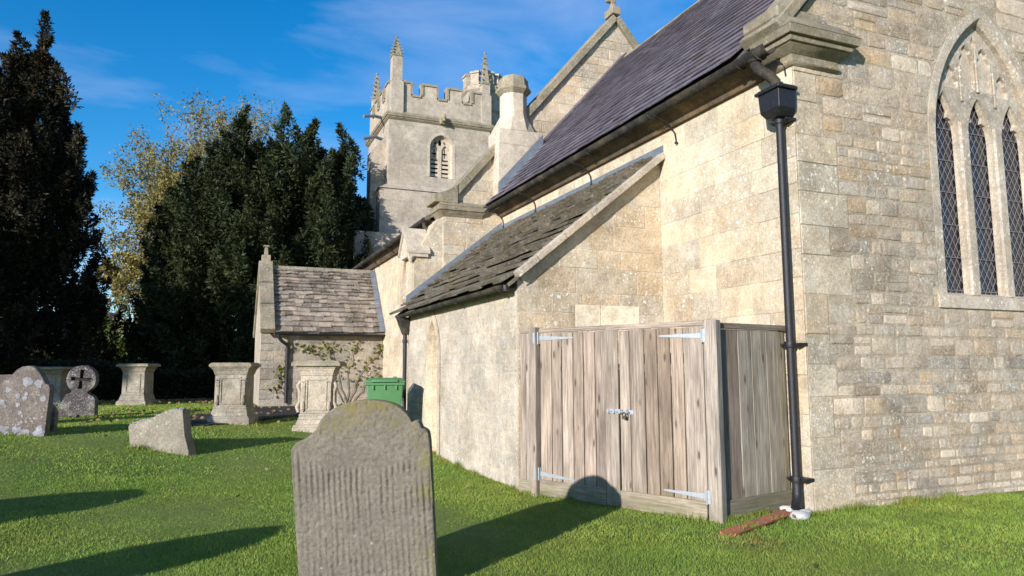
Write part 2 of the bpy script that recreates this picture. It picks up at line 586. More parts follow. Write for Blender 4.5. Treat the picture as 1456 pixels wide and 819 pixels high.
def inpoly(x, y, poly):
    ins = np.zeros(np.shape(x), bool)
    for i in range(len(poly)):
        x0, y0 = poly[i]
        x1, y1 = poly[(i + 1) % len(poly)]
        c = ((y0 > y) != (y1 > y)) & (x < (x1 - x0) * (y - y0) / (y1 - y0 + 1e-12) + x0)
        ins ^= c
    return ins


pm = MB()
for i in range(36):
    for j in range(36):
        x0, y0 = -1.1 + i * .16, 14.1 + j * .165
        if inpoly(np.array(x0 + .08), np.array(y0 + .08), PATH):
            q = [(x0, y0), (x0 + .16, y0), (x0 + .16, y0 + .165), (x0, y0 + .165)]
            pm.add([(a, b, gz(a, b) + .022) for a, b in q], [(0, 1, 2, 3)])
tag(pm.build('path', 'path'), kind='structure')

# ------------------------------------------------------------ the church
CN, CW = 5.868, 5.779            # chancel south-east corner
VN, VW = 3.614, 8.363            # vestry south-east corner
NW = 14.4                        # nave east wall
NN = 4.5                         # nave south wall
PW = 20.0                        # porch east wall
church = thing('church', (CN, CW, 0), 'old honey stone parish church with battlemented tower, slate chancel roof and arched east window', 'church')
STONES = []


def lay(part, to3, z0, z1, allowed, rowh, lenf, gap, proud, style, mat, tint=(1, 1, 1), var=.16, seed=1, hue=.05, taper=None):
    """courses of stones on a wall; to3(s, z, d) -> point, allowed(za, zb) -> list of (s0, s1)"""
    r = random.Random(seed)
    z = z0
    while z < z1 - .02:
        k = (z - z0) / (z1 - z0)
        h = r.uniform(*(rowh(z) if callable(rowh) else rowh))
        if z + h > z1 - .05: h = z1 - z
        for a, b in allowed(z, z + h):
            s = a
            while s < b - .01:
                lo, hi = lenf(z) if callable(lenf) else lenf
                L = r.uniform(lo, hi)
                if b - (s + L) < lo * .6: L = b - s
                parts = [(s, s + L, z, z + h)]
                if style == 'rubble' and h > .2 and r.random() < .22:
                    m = z + h * r.uniform(.4, .6)
                    parts = [(s, s + L, z, m), (s, s + L, m, z + h)]
                for (sa, sb, za, zb) in parts:
                    sa_, sb_, za_, zb_ = sa + gap / 2, sb - gap / 2, za + gap / 2, zb - gap / 2
                    if sb_ - sa_ < .03 or zb_ - za_ < .02: continue
                    hh = zb_ - za_
                    w = sb_ - sa_
                    p = proud * r.uniform(.35, 1.25)
                    kk = 1 + r.uniform(-var, var)
                    hu = r.uniform(-hue, hue)
                    if style == 'rubble' and hue > .04:
                        q_ = r.random()
                        if q_ < .10: kk, hu = kk * 1.0, .13
                        elif q_ < .28: kk, hu = kk * 1.30, .0
                        elif q_ < .40: kk = kk * .80
                        if za < 1.0: kk *= 1.22 - .2 * za
                    tn = (tint[0] * kk * (1 + hu), tint[1] * kk, tint[2] * kk * (1 - hu * 1.3))
                    if style == 'rubble':
                        m = min(hh, w)
                        ring = []
                        jj = lambda q: r.uniform(0, q)
                        c4 = [m * r.uniform(.06, .30) for _ in range(4)]
                        e = min(.014, m * .1)
                        ring = [(sa_ + c4[0], za_ + jj(e)), (sb_ - c4[1], za_ + jj(e)), (sb_ - jj(e), za_ + c4[1] * .8), (sb_ - jj(e), zb_ - c4[2] * .8),
                                (sb_ - c4[2], zb_ - jj(e)), (sa_ + c4[3], zb_ - jj(e)), (sa_ + jj(e), zb_ - c4[3] * .8), (sa_ + jj(e), za_ + c4[0] * .8)]
                        cx, cz = (sa_ + sb_) / 2, (za_ + zb_) / 2
                        bv = min(.016, m * .12)
                        vs = [to3(q[0], q[1], -.012) for q in ring]
                        tl, tl2 = r.uniform(-.35, .35), r.uniform(-.35, .35)
                        pf = lambda q: p * (1 + tl * (q[0] - cx) / w * 2 + tl2 * (q[1] - cz) / hh * 2)
                        ins = [(q[0] + (bv if q[0] < cx else -bv), q[1] + (bv if q[1] < cz else -bv)) for q in ring]
                        vs += [to3(q[0], q[1], pf(q) * .55) for q in [((a1[0] + b1[0] * 2) / 3 * 1.0 if False else (a1[0] * .75 + b1[0] * .25), (a1[1] * .75 + b1[1] * .25)) for a1, b1 in zip(ring, ins)]]
                        vs += [to3(q[0], q[1], pf(q) + r.uniform(-.1, .1) * p) for q in ins]
                        vs += [to3(cx + r.uniform(-.2, .2) * w, cz, p * r.uniform(1.0, 1.3))]
                        fs = [(i, (i + 1) % 8, 8 + (i + 1) % 8, 8 + i) for i in range(8)] + [(8 + i, 8 + (i + 1) % 8, 16 + (i + 1) % 8, 16 + i) for i in range(8)] + [(16 + i, 16 + (i + 1) % 8, 24) for i in range(8)]
                    else:
                        bv = min(.006, hh * .1)
                        ring = [(sa_, za_), (sb_, za_), (sb_, zb_), (sa_, zb_)]
                        ins = [(sa_ + bv, za_ + bv), (sb_ - bv, za_ + bv), (sb_ - bv, zb_ - bv), (sa_ + bv, zb_ - bv)]
                        vs = [to3(q[0], q[1], -.01) for q in ring] + [to3(q[0], q[1], p * .5) for q in ring] + [to3(q[0], q[1], p + r.uniform(-.15, .15) * p) for q in ins]
                        fs = [(i, (i + 1) % 4, 4 + (i + 1) % 4, 4 + i) for i in range(4)] + [(4 + i, 4 + (i + 1) % 4, 8 + (i + 1) % 4, 8 + i) for i in range(4)] + [(8, 9, 10, 11)]
                    ctr = to3((sa_ + sb_) / 2, (za_ + zb_) / 2, 0)
                    nrm = (to3(0, 0, 1) - to3(0, 0, 0))
                    d = EYE - ctr
                    q = -d
                    zc = q.dot(f_)
                    vis = 0
                    if zc > .1:
                        px, py = q.dot(r_) / zc * FPX, q.dot(u_) / zc * FPX
                        if abs(px) < 728 and abs(py) < 410:
                            vis = w * hh * max(0, nrm.dot(d.normalized())) / d.length_squared
                    STONES.append((vis, part, vs, fs, tn, mat))
                s += L
        z += h


# --- chancel
TE = lambda s, z, d: Vector((s, CW - d, z))          # east faces: s = n
TSc = lambda s, z, d: Vector((CN - d, s, z))         # chancel south face: s = w
apex_n, apex_z = 9.05, 9.15
gl = [(CN, -.4), (12.23, -.4), (12.23, 5.35), (apex_n, apex_z - .1), (CN, 5.35)]
WC, WHW, WS, WT, WSILL = 9.17, 1.02, 4.32, 6.09, 2.38
win_hole = [(WC - WHW, WSILL), (WC + WHW, WSILL)] + arch2(WC, WHW, WS, WT, 12)
chancel = MB()
chancel.poly_holes(gl, [win_hole], TE, .62)
ch = chancel.build('chancel_wall', 'mortar', church)
mb = MB()
mb.box(CN, CN + .55, CW + .62, NW, -.4, 4.98)
side = mb.build('side_wall', 'mortar_pale', church)


def arch_span(z, c, hw, zs, zt, sill):
    if z < sill or z > zt: return None
    if z < zs: return (c - hw, c + hw)
    rise = zt - zs
    Rr = (rise * rise + hw * hw) / (2 * hw)
    x = math.sqrt(max(0, Rr * Rr - (z - zs) ** 2)) - (Rr - hw)
    return (c - x, c + x)


def allow_east(za, zb):
    hi = 12.23
    lo = CN - .004
    if zb > 5.3:
        lo = CN + (zb - 5.3) / 1.19
        hi = 12.23 - (zb - 5.3) / 1.19
    sp = [arch_span(z, WC, WHW + .13, WS, WT + .14, WSILL - .17) for z in (za, (za + zb) / 2, zb)]
    sp = [q for q in sp if q]
    if not sp: return [(lo, hi)]
    a, b = min(q[0] for q in sp), max(q[1] for q in sp)
    return [(lo, a), (b, hi)]


# dressed quoins on the corner, then rubble
def rowE(z):
    return (.075, .15) if z < .8 else (.13, .23) if z < 3.0 else (.10, .20) if z < 4.2 else (.17, .30)


def lenE(z):
    return (.14, .38) if z < .8 else (.17, .46) if z < 3.0 else (.16, .42) if z < 4.2 else (.26, .70)


rq = random.Random(77)
zq = 0.0
QU = []
while zq < 4.85:
    h = rq.uniform(.30, .46)
    h = min(h, 4.87 - zq)
    L = rq.choice((.34, .42, .60, .72))
    QU.append((zq, zq + h, L))
    zq += h


def allow_rub(za, zb):
    res = []
    for a, b in allow_east(za, zb):
        if a < CN + .1 and zb <= 4.9:
            a = CN + max([L for (q0, q1, L) in QU if q0 < zb - .02 and q1 > za + .02] or [0])
        res.append((a, b))
    return res


lay(ch, TE, -.12, 8.2, allow_rub, rowE, lenE, .013, .010, 'rubble', 'rubble', var=.15, seed=4, hue=.07)
for (q0, q1, L) in QU:
    lay(ch, TE, q0, q1, lambda za, zb: [(CN + .002, CN + L)], (.6, .7), (2, 3), .012, .010, 'ash', 'ashlar', tint=(.86, .85, .84), seed=int(q0 * 1000) + 3)


def roof_vestry(n):          # underside of vestry roof along the chancel wall
    return 2.62 + (n - 3.49) * .803


def allow_chs(za, zb):
    r = [(CW + .002, VW + .1)]
    if za > 4.45: r = [(CW + .002, NW)]
    return r


lay(side, TSc, 0, 4.86, allow_chs, (.28, .42), (.40, .85), .009, .005, 'ash', 'ashlar', var=.19, seed=12, hue=.05)

# chancel eaves course, cornice and kneeler
mb = MB()
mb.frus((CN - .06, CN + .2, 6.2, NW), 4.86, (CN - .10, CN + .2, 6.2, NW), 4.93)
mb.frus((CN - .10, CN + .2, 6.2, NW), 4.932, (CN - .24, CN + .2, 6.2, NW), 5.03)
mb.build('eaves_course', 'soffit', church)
mb = MB()
w2, n2 = 6.2, 6.5


def cor(p0, z0, p1, z1, tint=(1, 1, 1)):
    mb.frus((CN - p0, n2 + p0, CW - p0, w2), z0, (CN - p1, n2 + p1, CW - p1, w2), z1, tint)


for a in ((.02, 4.865, .055, 4.90), (.055, 4.90, .055, 4.935), (.03, 4.937, .03, 5.0), (.03, 5.0, .13, 5.09), (.15, 5.092, .16, 5.15), (.20, 5.152, .22, 5.24), (.225, 5.242, .19, 5.285), (.185, 5.287, .06, 5.42)):
    cor(*a)
mb.build('cornice', 'weathered', church, bevel=.006, smooth=35)
mb = MB()
sl = Vector((1, 0, 1.12)).normalized()
for i in range(5):
    L0, L1 = -.3 + i * .92, -.3 + i * .92 + .905
    b = Vector((CN + .02, CW - .09, 5.44))
    nrm = Vector((-1.12, 0, 1)).normalized()
    p = [b + sl * L0, b + sl * L1, b + sl * L1 + nrm * .14, b + sl * L0 + nrm * .14]
    mb2 = MB().prism(p, (0, .62, 0))
    mb2.build('coping_stone', 'weathered', church, bevel=.015, smooth=40)
MB().box(CN - .24, CN + .5, CW - .06, CW + .5, 5.38, 5.52).build('kneeler', 'weathered', church, bevel=.02)

# chancel roof and its slates
E0, ZE = 5.50, 5.10
RN, RZ = 8.99, 9.0
rs = (Vector((RN - E0, 0, RZ - ZE))).normalized()
rn = Vector((-rs.z, 0, rs.x))
roofL = (Vector((RN, 0, RZ)) - Vector((E0, 0, ZE))).length
mb = MB()
mb.prism([(E0 + .05, CW + .5, ZE), (RN, CW + .5, RZ), (12.5, CW + .5, ZE), (12.5, CW + .5, ZE - .09), (RN, CW + .5, RZ - .12), (E0 + .05, CW + .5, ZE - .09)], (0, NW - CW - .5, 0))
croof = mb.build('chancel_roof', 'slate', church)
SLATES = []


def slate_strip(part, origin, along, up, nrm, L0, L1, U, rows, widths, thick, mat, lift=.012, var=.2, seed=3, hue=.06, ragged=.01, name='slate', sag=0.0, tints=None):
    """rows: list of (u0, exposure); every piece is a thin slab lapped over the one below"""
    r = random.Random(seed)
    for ri, (u0, ex) in enumerate(rows):
        s = L0 - (0 if ri % 2 else widths(ri)[0] * .45)
        while s < L1 - .02:
            w = r.uniform(*widths(ri))
            a, b = max(s, L0), min(s + w, L1)
            s += w
            if b - a < .04: continue
            t = thick * r.uniform(.7, 1.3)
            jx = r.uniform(-ragged, ragged)
            jz = r.uniform(0, .004)
            g = .003
            len_ = ex * 1.55
            lo = u0 + jx
            hi = min(u0 + len_, U)
            base = origin + nrm * (lift + jz)
            P = lambda al, u, d: base + along * al + up * u + nrm * d
            rise = t * .35
            jc = [r.uniform(-ragged, ragged) * .7 for _ in range(4)]
            d0 = .010 + thick * 1.9 + r.uniform(0, thick * .7)
            vs = [P(a + g, lo + jc[0], d0 - t), P(b - g, lo + jc[1], d0 - t), P(b - g, hi, -.012), P(a + g, hi, -.012),
                  P(a + g, lo + jc[0], d0 + rise + jc[2] * .3), P(b - g, lo + jc[1], d0 + rise + jc[3] * .3), P(b - g, hi, .004), P(a + g, hi, .004)]
            fs = [(0, 3, 2, 1), (4, 5, 6, 7), (0, 1, 5, 4), (1, 2, 6, 5), (2, 3, 7, 6), (3, 0, 4, 7)]
            k = 1 + r.uniform(-var, var)
            h = r.uniform(-hue, hue)
            tn = (k * (1 + h), k, k * (1 - h))
            c = sum((Vector(v) for v in vs), Vector()) / 8
            q = c - EYE
            zc = q.dot(f_)
            vis = 0
            if zc > .1:
                px, py = q.dot(r_) / zc * FPX, q.dot(u_) / zc * FPX
                if abs(px) < 735 and abs(py) < 415:
                    vis = (b - a) * ex * abs(nrm.dot(q.normalized())) / q.length_squared
            SLATES.append((vis, part, vs, fs, tn, mat, name))


rows = []
u = -.05
while u < roofL - .1:
    rows.append((u, .19))
    u += .19
slate_strip(croof, Vector((E0, 0, ZE)), Vector((0, 1, 0)), rs, rn, CW + .52, NW - .02, roofL, rows, lambda i: (.24, .32), .010, 'slate', var=.34, seed=5, hue=.08, ragged=.009)
mb = MB()
w = CW + .5
while w < NW:
    mb = MB().prism([(RN - .22, w, RZ - .22), (RN, w, RZ + .07), (RN + .22, w, RZ - .22)], (0, .44, 0))
    mb.build('ridge_stone', 'weathered', church, bevel=.01)
    w += .45


def half_gutter(path_a, path_b, r, name='gutter', mat='ironworn', parent=church):
    a, b = Vector(path_a), Vector(path_b)
    d = (b - a).normalized()
    sd = d.cross(Vector((0, 0, 1))).normalized()
    m = MB()
    vs, fs = [], []
    N = 9
    for p in (a, b):
        for rr in (r, r - .012):
            for k in range(N):
                an = math.pi + math.pi * k / (N - 1)
                vs.append(p + sd * rr * math.cos(an) + Vector((0, 0, rr * math.sin(an))))
    for k in range(N - 1):
        fs += [(k, k + 1, 2 * N + k + 1, 2 * N + k), (N + k, 3 * N + k, 3 * N + k + 1, N + k + 1), (k, N + k, N + k + 1, k + 1), (2 * N + k, 2 * N + k + 1, 3 * N + k + 1, 3 * N + k)]
    fs += [(0, 2 * N, 3 * N, N), (N - 1, 2 * N - 1, 4 * N - 1, 3 * N - 1)]
    m.add(vs, fs)
    n = int((b - a).length / 1.8)
    for i in range(n + 1):
        p = a + d * (.15 + i * 1.8)
        if (p - a).length < (b - a).length:
            vs = []
            m.tube([p + sd * (r + .006) * math.cos(math.pi + math.pi * k / 8) + Vector((0, 0, (r + .006) * math.sin(math.pi + math.pi * k / 8))) for k in range(9)], .014, 6)
    return m.build(name, mat, parent, smooth=40)


GN, GZ = 5.57, 5.065
half_gutter((GN, 6.12, GZ), (GN, 14.55, GZ + .0), .085)
for wq in (7.95, 10.35, 12.6, 14.3):      # bent iron stays from the gutter down to the wall
    m = MB()
    m.tube([(GN - .09, wq, GZ + .02), (GN - .03, wq, GZ - .10), (GN + .12, wq + .01, GZ - .14), (CN - .10, wq, GZ - .20), (CN - .035, wq - .02, GZ - .30), (CN - .02, wq - .03, GZ - .42), (CN - .03, wq - .045, GZ - .455)], .011, 6)
    m.tube([(GN - .09, wq + .06, GZ + .015), (GN - .02, wq + .05, GZ - .11), (CN - .2, wq + .1, GZ - .1)], .009, 6)
    m.tube([(CN - .05, wq - .045, GZ - .455), (CN + .01, wq - .045, GZ - .455)], .016, 6)
    m.build('gutter_stay', 'iron', church, smooth=40)

# rainwater goods on the corner
PN, PWW = 5.75, 5.885
dp = MB()
dp.tube([(PN, PWW, 4.3), (PN, PWW, .30)], .043, 14)
downpipe = dp.build('downpipe', 'iron', church, smooth=40)
for z in (4.24, 1.75, .33):
    m = MB()
    m.lathe([(.052, -.035), (.056, -.03), (.056, .03), (.052, .035)], (PN, PWW, z), 14)
    m.box(PN + .02, PN + .13, PWW - .12, PWW + .12, z - .018, z + .018)
    m.tube([(PN + .04, PWW - .11, z), (PN - .02, PWW - .11, z)], .016, 8)
    m.tube([(PN + .04, PWW + .11, z), (PN - .02, PWW + .11, z)], .016, 8)
    m.build('pipe_collar', 'iron', downpipe, bevel=.004, smooth=40)
MB().tube([(PN, PWW, .32), (PN, PWW, .20), (PN - .02, PWW - .015, .13), (PN - .07, PWW - .05, .07), (PN - .10, PWW - .075, .045)], [.05, .05, .052, .052, .054], 14).build('pipe_shoe', 'iron', downpipe, smooth=50)
m = MB()
HX0, HX1, HY0, HY1 = 5.61, 5.855, 5.735, 6.03
m.frus((HX0 + .045, HX1, HY0 + .05, HY1 - .05), 4.27, (HX0, HX1, HY0, HY1), 4.345)
m.frus((HX0, HX1, HY0, HY1), 4.346, (HX0 - .012, HX1, HY0 - .012, HY1 + .012), 4.555)
m.box(HX0 - .04, HX1, HY0 - .04, HY1 + .04, 4.557, 4.592)
m.box(HX0 - .015, HX1, HY0 - .015, HY1 + .015, 4.593, 4.612)
m.build('hopper', 'iron', downpipe, bevel=.006, smooth=30)
m = MB()
m.tube([(GN, 6.03, 5.02), (GN, 6.03, 4.93), (GN + .03, 6.0, 4.86), (GN + .12, 5.94, 4.78), (GN + .165, 5.90, 4.70), (GN + .17, 5.895, 4.60)], [.06, .06, .062, .06, .058, .056], 14)
m.lathe([(.074, -.02), (.076, .02)], (GN, 6.03, 4.97), 14)
m.lathe([(.072, -.02), (.074, .02)], (GN + .17, 5.895, 4.66), 14)
m.build('swan_neck', 'ironworn', downpipe, smooth=45)
half_gutter((GN, 5.80, GZ - .0), (GN, 6.14, GZ - .0), .10, 'gutter_end', 'ironworn', downpipe)
m = MB()
m.tube([(GN + .06, 5.93, 4.9), (GN + .17, 5.88, 4.95), (CN - .04, 5.86, 4.90), (CN - .02, 5.86, 4.78)], .009, 6)
m.build('pipe_stay', 'iron', downpipe)

# --- the east window: dressed surround, mullions, tracery plate, glass and lead
ew_m = MB()
sur_out = [(WC - WHW - .16, WSILL - .02), (WC + WHW + .16, WSILL - .02)] + arch2(WC, WHW + .15, WS, WT + .16, 12)
hole_s = [(WC - WHW, WSILL - .02 + .001), (WC + WHW, WSILL - .02 + .001)] + arch2(WC, WHW, WS, WT, 12)
# ring: build as strips so that jambs read as separate voussoirs
outl = [(WC + WHW + .13, WSILL - .02)] + arch2(WC, WHW + .13, WS, WT + .14, 12) + [(WC - WHW - .13, WSILL - .02)]
inn = [(WC + WHW, WSILL - .02)] + arch2(WC, WHW, WS, WT, 12) + [(WC - WHW, WSILL - .02)]
inn2 = [(WC + (WHW - .045) * (1 if p[0] > WC else -1) if p[1] <= WS else WC + (p[0] - WC) * (1 - .045 / WHW), min(p[1], p[1] - (.06 if p[1] > WS + .8 else .03 if p[1] > WS else 0))) for p in inn]
for k in range(len(outl) - 1):
    T = lambda p, d: TE(p[0], p[1], d)
    a, b, c, d = outl[k], outl[k + 1], inn[k + 1], inn[k]
    e, g = inn2[k + 1], inn2[k]
    ew_m.add([T(a, .006), T(b, .006), T(c, .006), T(d, .006), T(e, -.05), T(g, -.05), T(e, -.24), T(g, -.24), T(a, -.02), T(b, -.02)],
             [(0, 1, 2, 3), (3, 2, 4, 5), (5, 4, 6, 7), (8, 9, 1, 0)], vary((1, .98, .96), .07, .02))
east_window = ew_m.build('east_window', 'surround', church)
m = MB()
m.prism([TE(WC - WHW - .17, WSILL + .05, -.2), TE(WC - WHW - .17, WSILL - .02, .02), TE(WC - WHW - .17, WSILL - .17, .03), TE(WC - WHW - .17, WSILL - .17, -.2)], (WHW * 2 + .34, 0, 0))
m.build('sill', 'surround', east_window, bevel=.006)
LW, SP = .240, .665
lights = [WC - SP, WC, WC + SP]
l_spring, l_apex, l_sill = 4.52, 5.03, WSILL + .02


def cusped(c, hw, zs, zt):
    """light outline with a cusped head"""
    pts = arch2(c, hw, zs, zt, 10)
    m_ = len(pts)
    res = []
    for i, p in enumerate(pts):
        f = i / (m_ - 1)
        x, z = p
        d = min(abs(f - .26), abs(f - .74))
        if d < .035:
            x = c + (x - c) * .55
            z = z - .03
        elif d < .10:
            x = c + (x - c) * .88
        res.append((x, z))
    return res


def tracery_outline(k):
    return [(WC - WHW + k, WSILL), (WC + WHW - k, WSILL)] + arch2(WC, WHW - k, WS, WT - k * 1.3, 14)


# front plate with lights cut through (chamfered front arches) and upper panels sunk
holes = [[(c - LW, l_sill), (c + LW, l_sill)] + arch2(c, LW, l_spring - .08, l_apex, 10) for c in lights]
pan_w = SP / 2
panels = []
for i, (dx_, zb, zt) in enumerate(((-.50, 5.09, 5.40), (-.168, 5.12, 5.74), (.168, 5.12, 5.74), (.50, 5.09, 5.40))):
    c = WC + dx_
    hw = .138
    panels.append([(c - hw, zb), (c + hw, zb), (c + hw, zt - .2), (c + hw * .55, zt - .13), (c + hw * .6, zt - .07), (c, zt), (c - hw * .6, zt - .07), (c - hw * .55, zt - .13), (c - hw, zt - .2)])
top_tri = [[(WC - .05, 5.72), (WC + .05, 5.72), (WC + .05, 5.80), (WC, 5.90), (WC - .05, 5.80)]]
T2 = lambda s, z, d: Vector((s, CW + .11 - d, z))
m = MB().poly_holes(tracery_outline(.055), holes + panels + top_tri, T2, .055)
m.build('tracery', 'surround', east_window)
T3 = lambda s, z, d: Vector((s, CW + .152 - d, z))
cus = [[(c - LW + .005, l_sill), (c + LW - .005, l_sill)] + cusped(c, LW - .005, l_spring - .10, l_apex - .03) for c in lights]
MB().poly_holes(tracery_outline(.055), cus, T3, .045).build('inner_tracery', 'smooth', east_window)
for c in (WC - SP / 2, WC + SP / 2):      # chamfered mullions standing proud of the plate
    hw = SP / 2 - LW
    m = MB()
    m.prism([(c - hw + .005, CW + .111, l_sill), (c - hw + .03, CW + .085, l_sill), (c + hw - .03, CW + .085, l_sill), (c + hw - .005, CW + .111, l_sill)], (0, 0, l_spring - l_sill + .12))
    m.build('mullion', 'surround', east_window)
for c in (WC - SP / 2, WC, WC + SP / 2):
    m = MB().box(c - .020, c + .028, CW + .085, CW + .1098, l_apex + (.06 if c == WC else -.1), 5.70 if c == WC else 5.42)
    m.build('tracery_bar', 'surround', east_window, bevel=.01)
for c in lights:
    MB().poly_holes([(c - LW - .07, l_sill - .03), (c + LW + .07, l_sill - .03)] + arch2(c, LW + .07, l_spring - .10, l_apex + .08, 8), [], lambda s, z, d: Vector((s, CW + .215 - d, z)), .006).build('window_pane', 'glass', east_window)
    m = MB()
    dz, dx = .165, .105
    yy = CW + .206
    k0 = int((l_apex - l_sill) / dz) + 2
    for sgn in (1, -1):
        for i in range(-6, k0 * 2):
            x0 = c - LW if sgn > 0 else c + LW
            z0 = l_sill + i * dz
            a = Vector((x0, yy, z0))
            b = Vector((x0 + sgn * 2 * LW, yy, z0 + 2 * LW / dx * dz))
            t0 = max(0, (l_sill - z0) / (b.z - z0))
            lim = l_apex - .10
            t1 = min(1, (lim - z0) / (b.z - z0))
            if t1 - t0 < .04: continue
            m.tube([a + (b - a) * t0, a + (b - a) * t1], .0036, 4, False)
    for i in range(6):
        z = l_sill + .06 + i * .42
        m.tube([(c - LW, yy - .006, z), (c + LW, yy - .006, z)], .006, 5, False)
    m.build('lead_came', 'came', east_window)

# --- vestry
TVs = lambda s, z, d: Vector((VN - d, s, z))
TVe = lambda s, z, d: Vector((s, VW - .004 - d, z))
VE = 13.85
DW, DH = 12.16, .34
door_hole = [(DW - DH, -.2), (DW + DH, -.2)] + arch2(DW, DH, 1.72, 2.36, 7)
m = MB().poly_holes([(VW, -.4), (VE, -.4), (VE, 2.60), (VW, 2.60)], [[(DW - DH, -.39), (DW + DH, -.39)] + arch2(DW, DH, 1.72, 2.36, 7)], TVs, .5)
vs_wall = m.build('vestry_wall', 'mortar_pale', church)
m = MB().poly_holes([(VN + .001, -.4), (CN, -.4), (CN, roof_vestry(CN) - .045), (VN + .001, roof_vestry(VN) - .045)], [], TVe, .5)
ve_wall = m.build('vestry_gable', 'mortar_pale', church)
MB().box(VN + .001, CN, VE - .4, VE - .001, -.4, 2.6).build('vestry_end_wall', 'mortar_pale', church)
MB().box(VN + .20, VN + .26, DW - DH - .05, DW + DH + .05, 0, 2.4).build('vestry_door', 'limewash', church)
ring_o = [(DW + DH + .16, 0)] + arch2(DW, DH + .16, 1.72, 2.56, 7) + [(DW - DH - .16, 0)]
ring_i = [(DW + DH, 0)] + arch2(DW, DH, 1.72, 2.36, 7) + [(DW - DH, 0)]
m = MB()
for k in range(len(ring_o) - 1):
    a, b, c, d = ring_o[k], ring_o[k + 1], ring_i[k + 1], ring_i[k]
    cx = DW
    c2, d2 = (cx + (c[0] - cx) * .86, c[1] - .02), (cx + (d[0] - cx) * .86, d[1] - .02)
    m.add([TVs(a[0], a[1], .012), TVs(b[0], b[1], .012), TVs(c[0], c[1], .012), TVs(d[0], d[1], .012), TVs(c2[0], c2[1], -.09), TVs(d2[0], d2[1], -.09), TVs(c2[0], c2[1], -.2), TVs(d2[0], d2[1], -.2)],
          [(0, 1, 2, 3), (3, 2, 4, 5), (5, 4, 6, 7)], vary((1.1, 1.02, .9), .08))
m.build('door_surround', 'vestry', church)


def allow_vs(za, zb):
    sp = [arch_span(z, DW, DH + .16, 1.72, 2.56, -1) for z in (za, (za + zb) / 2, zb)]
    sp = [q for q in sp if q]
    if not sp: return [(VW + .002, VE)]
    return [(VW + .002, min(q[0] for q in sp)), (max(q[1] for q in sp), VE)]


lay(vs_wall, TVs, -.02, 2.56, allow_vs, (.16, .28), (.24, .52), .008, .004, 'rubble', 'vestry', tint=(1.08, 1.08, 1.08), var=.07, seed=21, hue=.02)


def allow_ve(za, zb):
    lo = VN + .002
    zt = 2.62 + (VN - 3.49) * .803
    if zb > zt - .1: lo = VN + max(0, (zb - zt + .1) / .803)
    return [(lo, CN)] if lo < CN - .1 else []


lay(ve_wall, TVe, 0, 4.4, allow_ve, (.24, .38), (.35, .70), .010, .006, 'ash', 'ashlar', tint=(.90, .87, .83), var=.15, seed=23, hue=.06)
for a, b in ((4.46, 4.84), (4.852, 5.46)):
    MB().box(a, b, VW - .016, VW + .05, 2.03, 2.35).build('repair_stone', 'clean', ve_wall, bevel=.004)
# vestry roof
VE0 = Vector((3.46, 0, 2.60))
VT = Vector((CN, 0, roof_vestry(CN)))
vup = (VT - VE0).normalized()
vnm = Vector((-vup.z, 0, vup.x))
VL = (VT - VE0).length
W0, W1 = VW - .10, NW - .03
m = MB().prism([VE0 + Vector((.02, W0 + .02, -.002)), VT + Vector((0, W0 + .02, -.002)), VT + Vector((0, W0 + .02, -.05)), VE0 + Vector((.02, W0 + .02, -.05))], (0, W1 - W0 - .02, 0))
vroof = m.build('vestry_roof', 'stonetile', church)
rows = []
u, ex = -.04, .265
while u < VL - .06:
    rows.append((u, ex))
    u += ex
    ex = max(.125, ex * .945)
slate_strip(vroof, VE0.copy(), Vector((0, 1, 0)), vup, vnm, W0 + .05, W1, VL, rows, lambda i: (.40 - i * .016, .62 - i * .022) if i < 12 else (.2, .34), .034, 'stonetile', lift=.004, var=.42, seed=8, hue=.10, ragged=.028, name='stone_slate')
m = MB()
for i in range(6):       # stone verge slabs on the east edge
    a, b = i * VL / 6 + .004, (i + 1) * VL / 6 - .004
    P = lambda u, wv, d: VE0 + vup * u + Vector((0, wv, 0)) + vnm * d
    m = MB().prism([P(a + (.14 if i == 0 else 0), W0 - .06, -.035), P(b, W0 - .06, -.035), P(b, W0 - .06, .055), P(a + (.14 if i == 0 else 0), W0 - .06, .055)], (0, .17, 0), vary((1.1, 1.08, 1.05), .06))
    m.build('verge_stone', 'surround', vroof, bevel=.012, seg=2)
P = lambda u, wv, d: VE0 + vup * u + Vector((0, wv, 0)) + vnm * d
MB().prism([P(.2, W0 + .075, -.052), P(VL, W0 + .075, -.052), P(VL, W0 + .075, -.19), P(.2, W0 + .075, -.19)], (0, .2, 0)).build('verge_fillet', 'mortar_pale', vroof)
# lead flashings
m = MB()
zt = roof_vestry(CN)
lw = W0 - .02
segs = 5
for i in range(segs):
    a, b = lw + i * (NW - lw) / segs, lw + (i + 1) * (NW - lw) / segs + .03
    m.add([(CN - .012 - i * .0006, a, zt + .155), (CN - .012 - i * .0006, b, zt + .155), (CN - .014 - i * .0006, b, zt + .045), (CN - .014 - i * .0006, a, zt + .045), (CN - .15, b, zt - .062), (CN - .15, a, zt - .062)], [(0, 1, 2, 3), (3, 2, 4, 5)])
m.build('lead_flashing', 'lead', vroof)
m = MB()
Q = lambda n, dz, dw: Vector((n, NW - .014 - dw, roof_vestry(n) + dz))
m.add([Q(CN, .23, 0), Q(3.70, .23, 0), Q(3.70, .03, .0), Q(CN, .03, 0), Q(3.70, .02, .16), Q(CN, .02, .16)], [(0, 1, 2, 3), (3, 2, 4, 5)])
m.build('lead_flashing', 'lead', vroof)
half_gutter((3.44, VW - .02, 2.565), (3.44, 14.02, 2.565), .062, 'vestry_gutter')
m = MB()
m.tube([(3.46, VW + .05, 2.55), (3.54, VW + .02, 2.55), (3.60, VW - .005, 2.56)], .03, 8)
m.lathe([(.05, 0), (.05, .07)], (3.46, VW + .02, 2.5), 10)
m.build('gutter_bracket', 'iron', church)
m = MB()
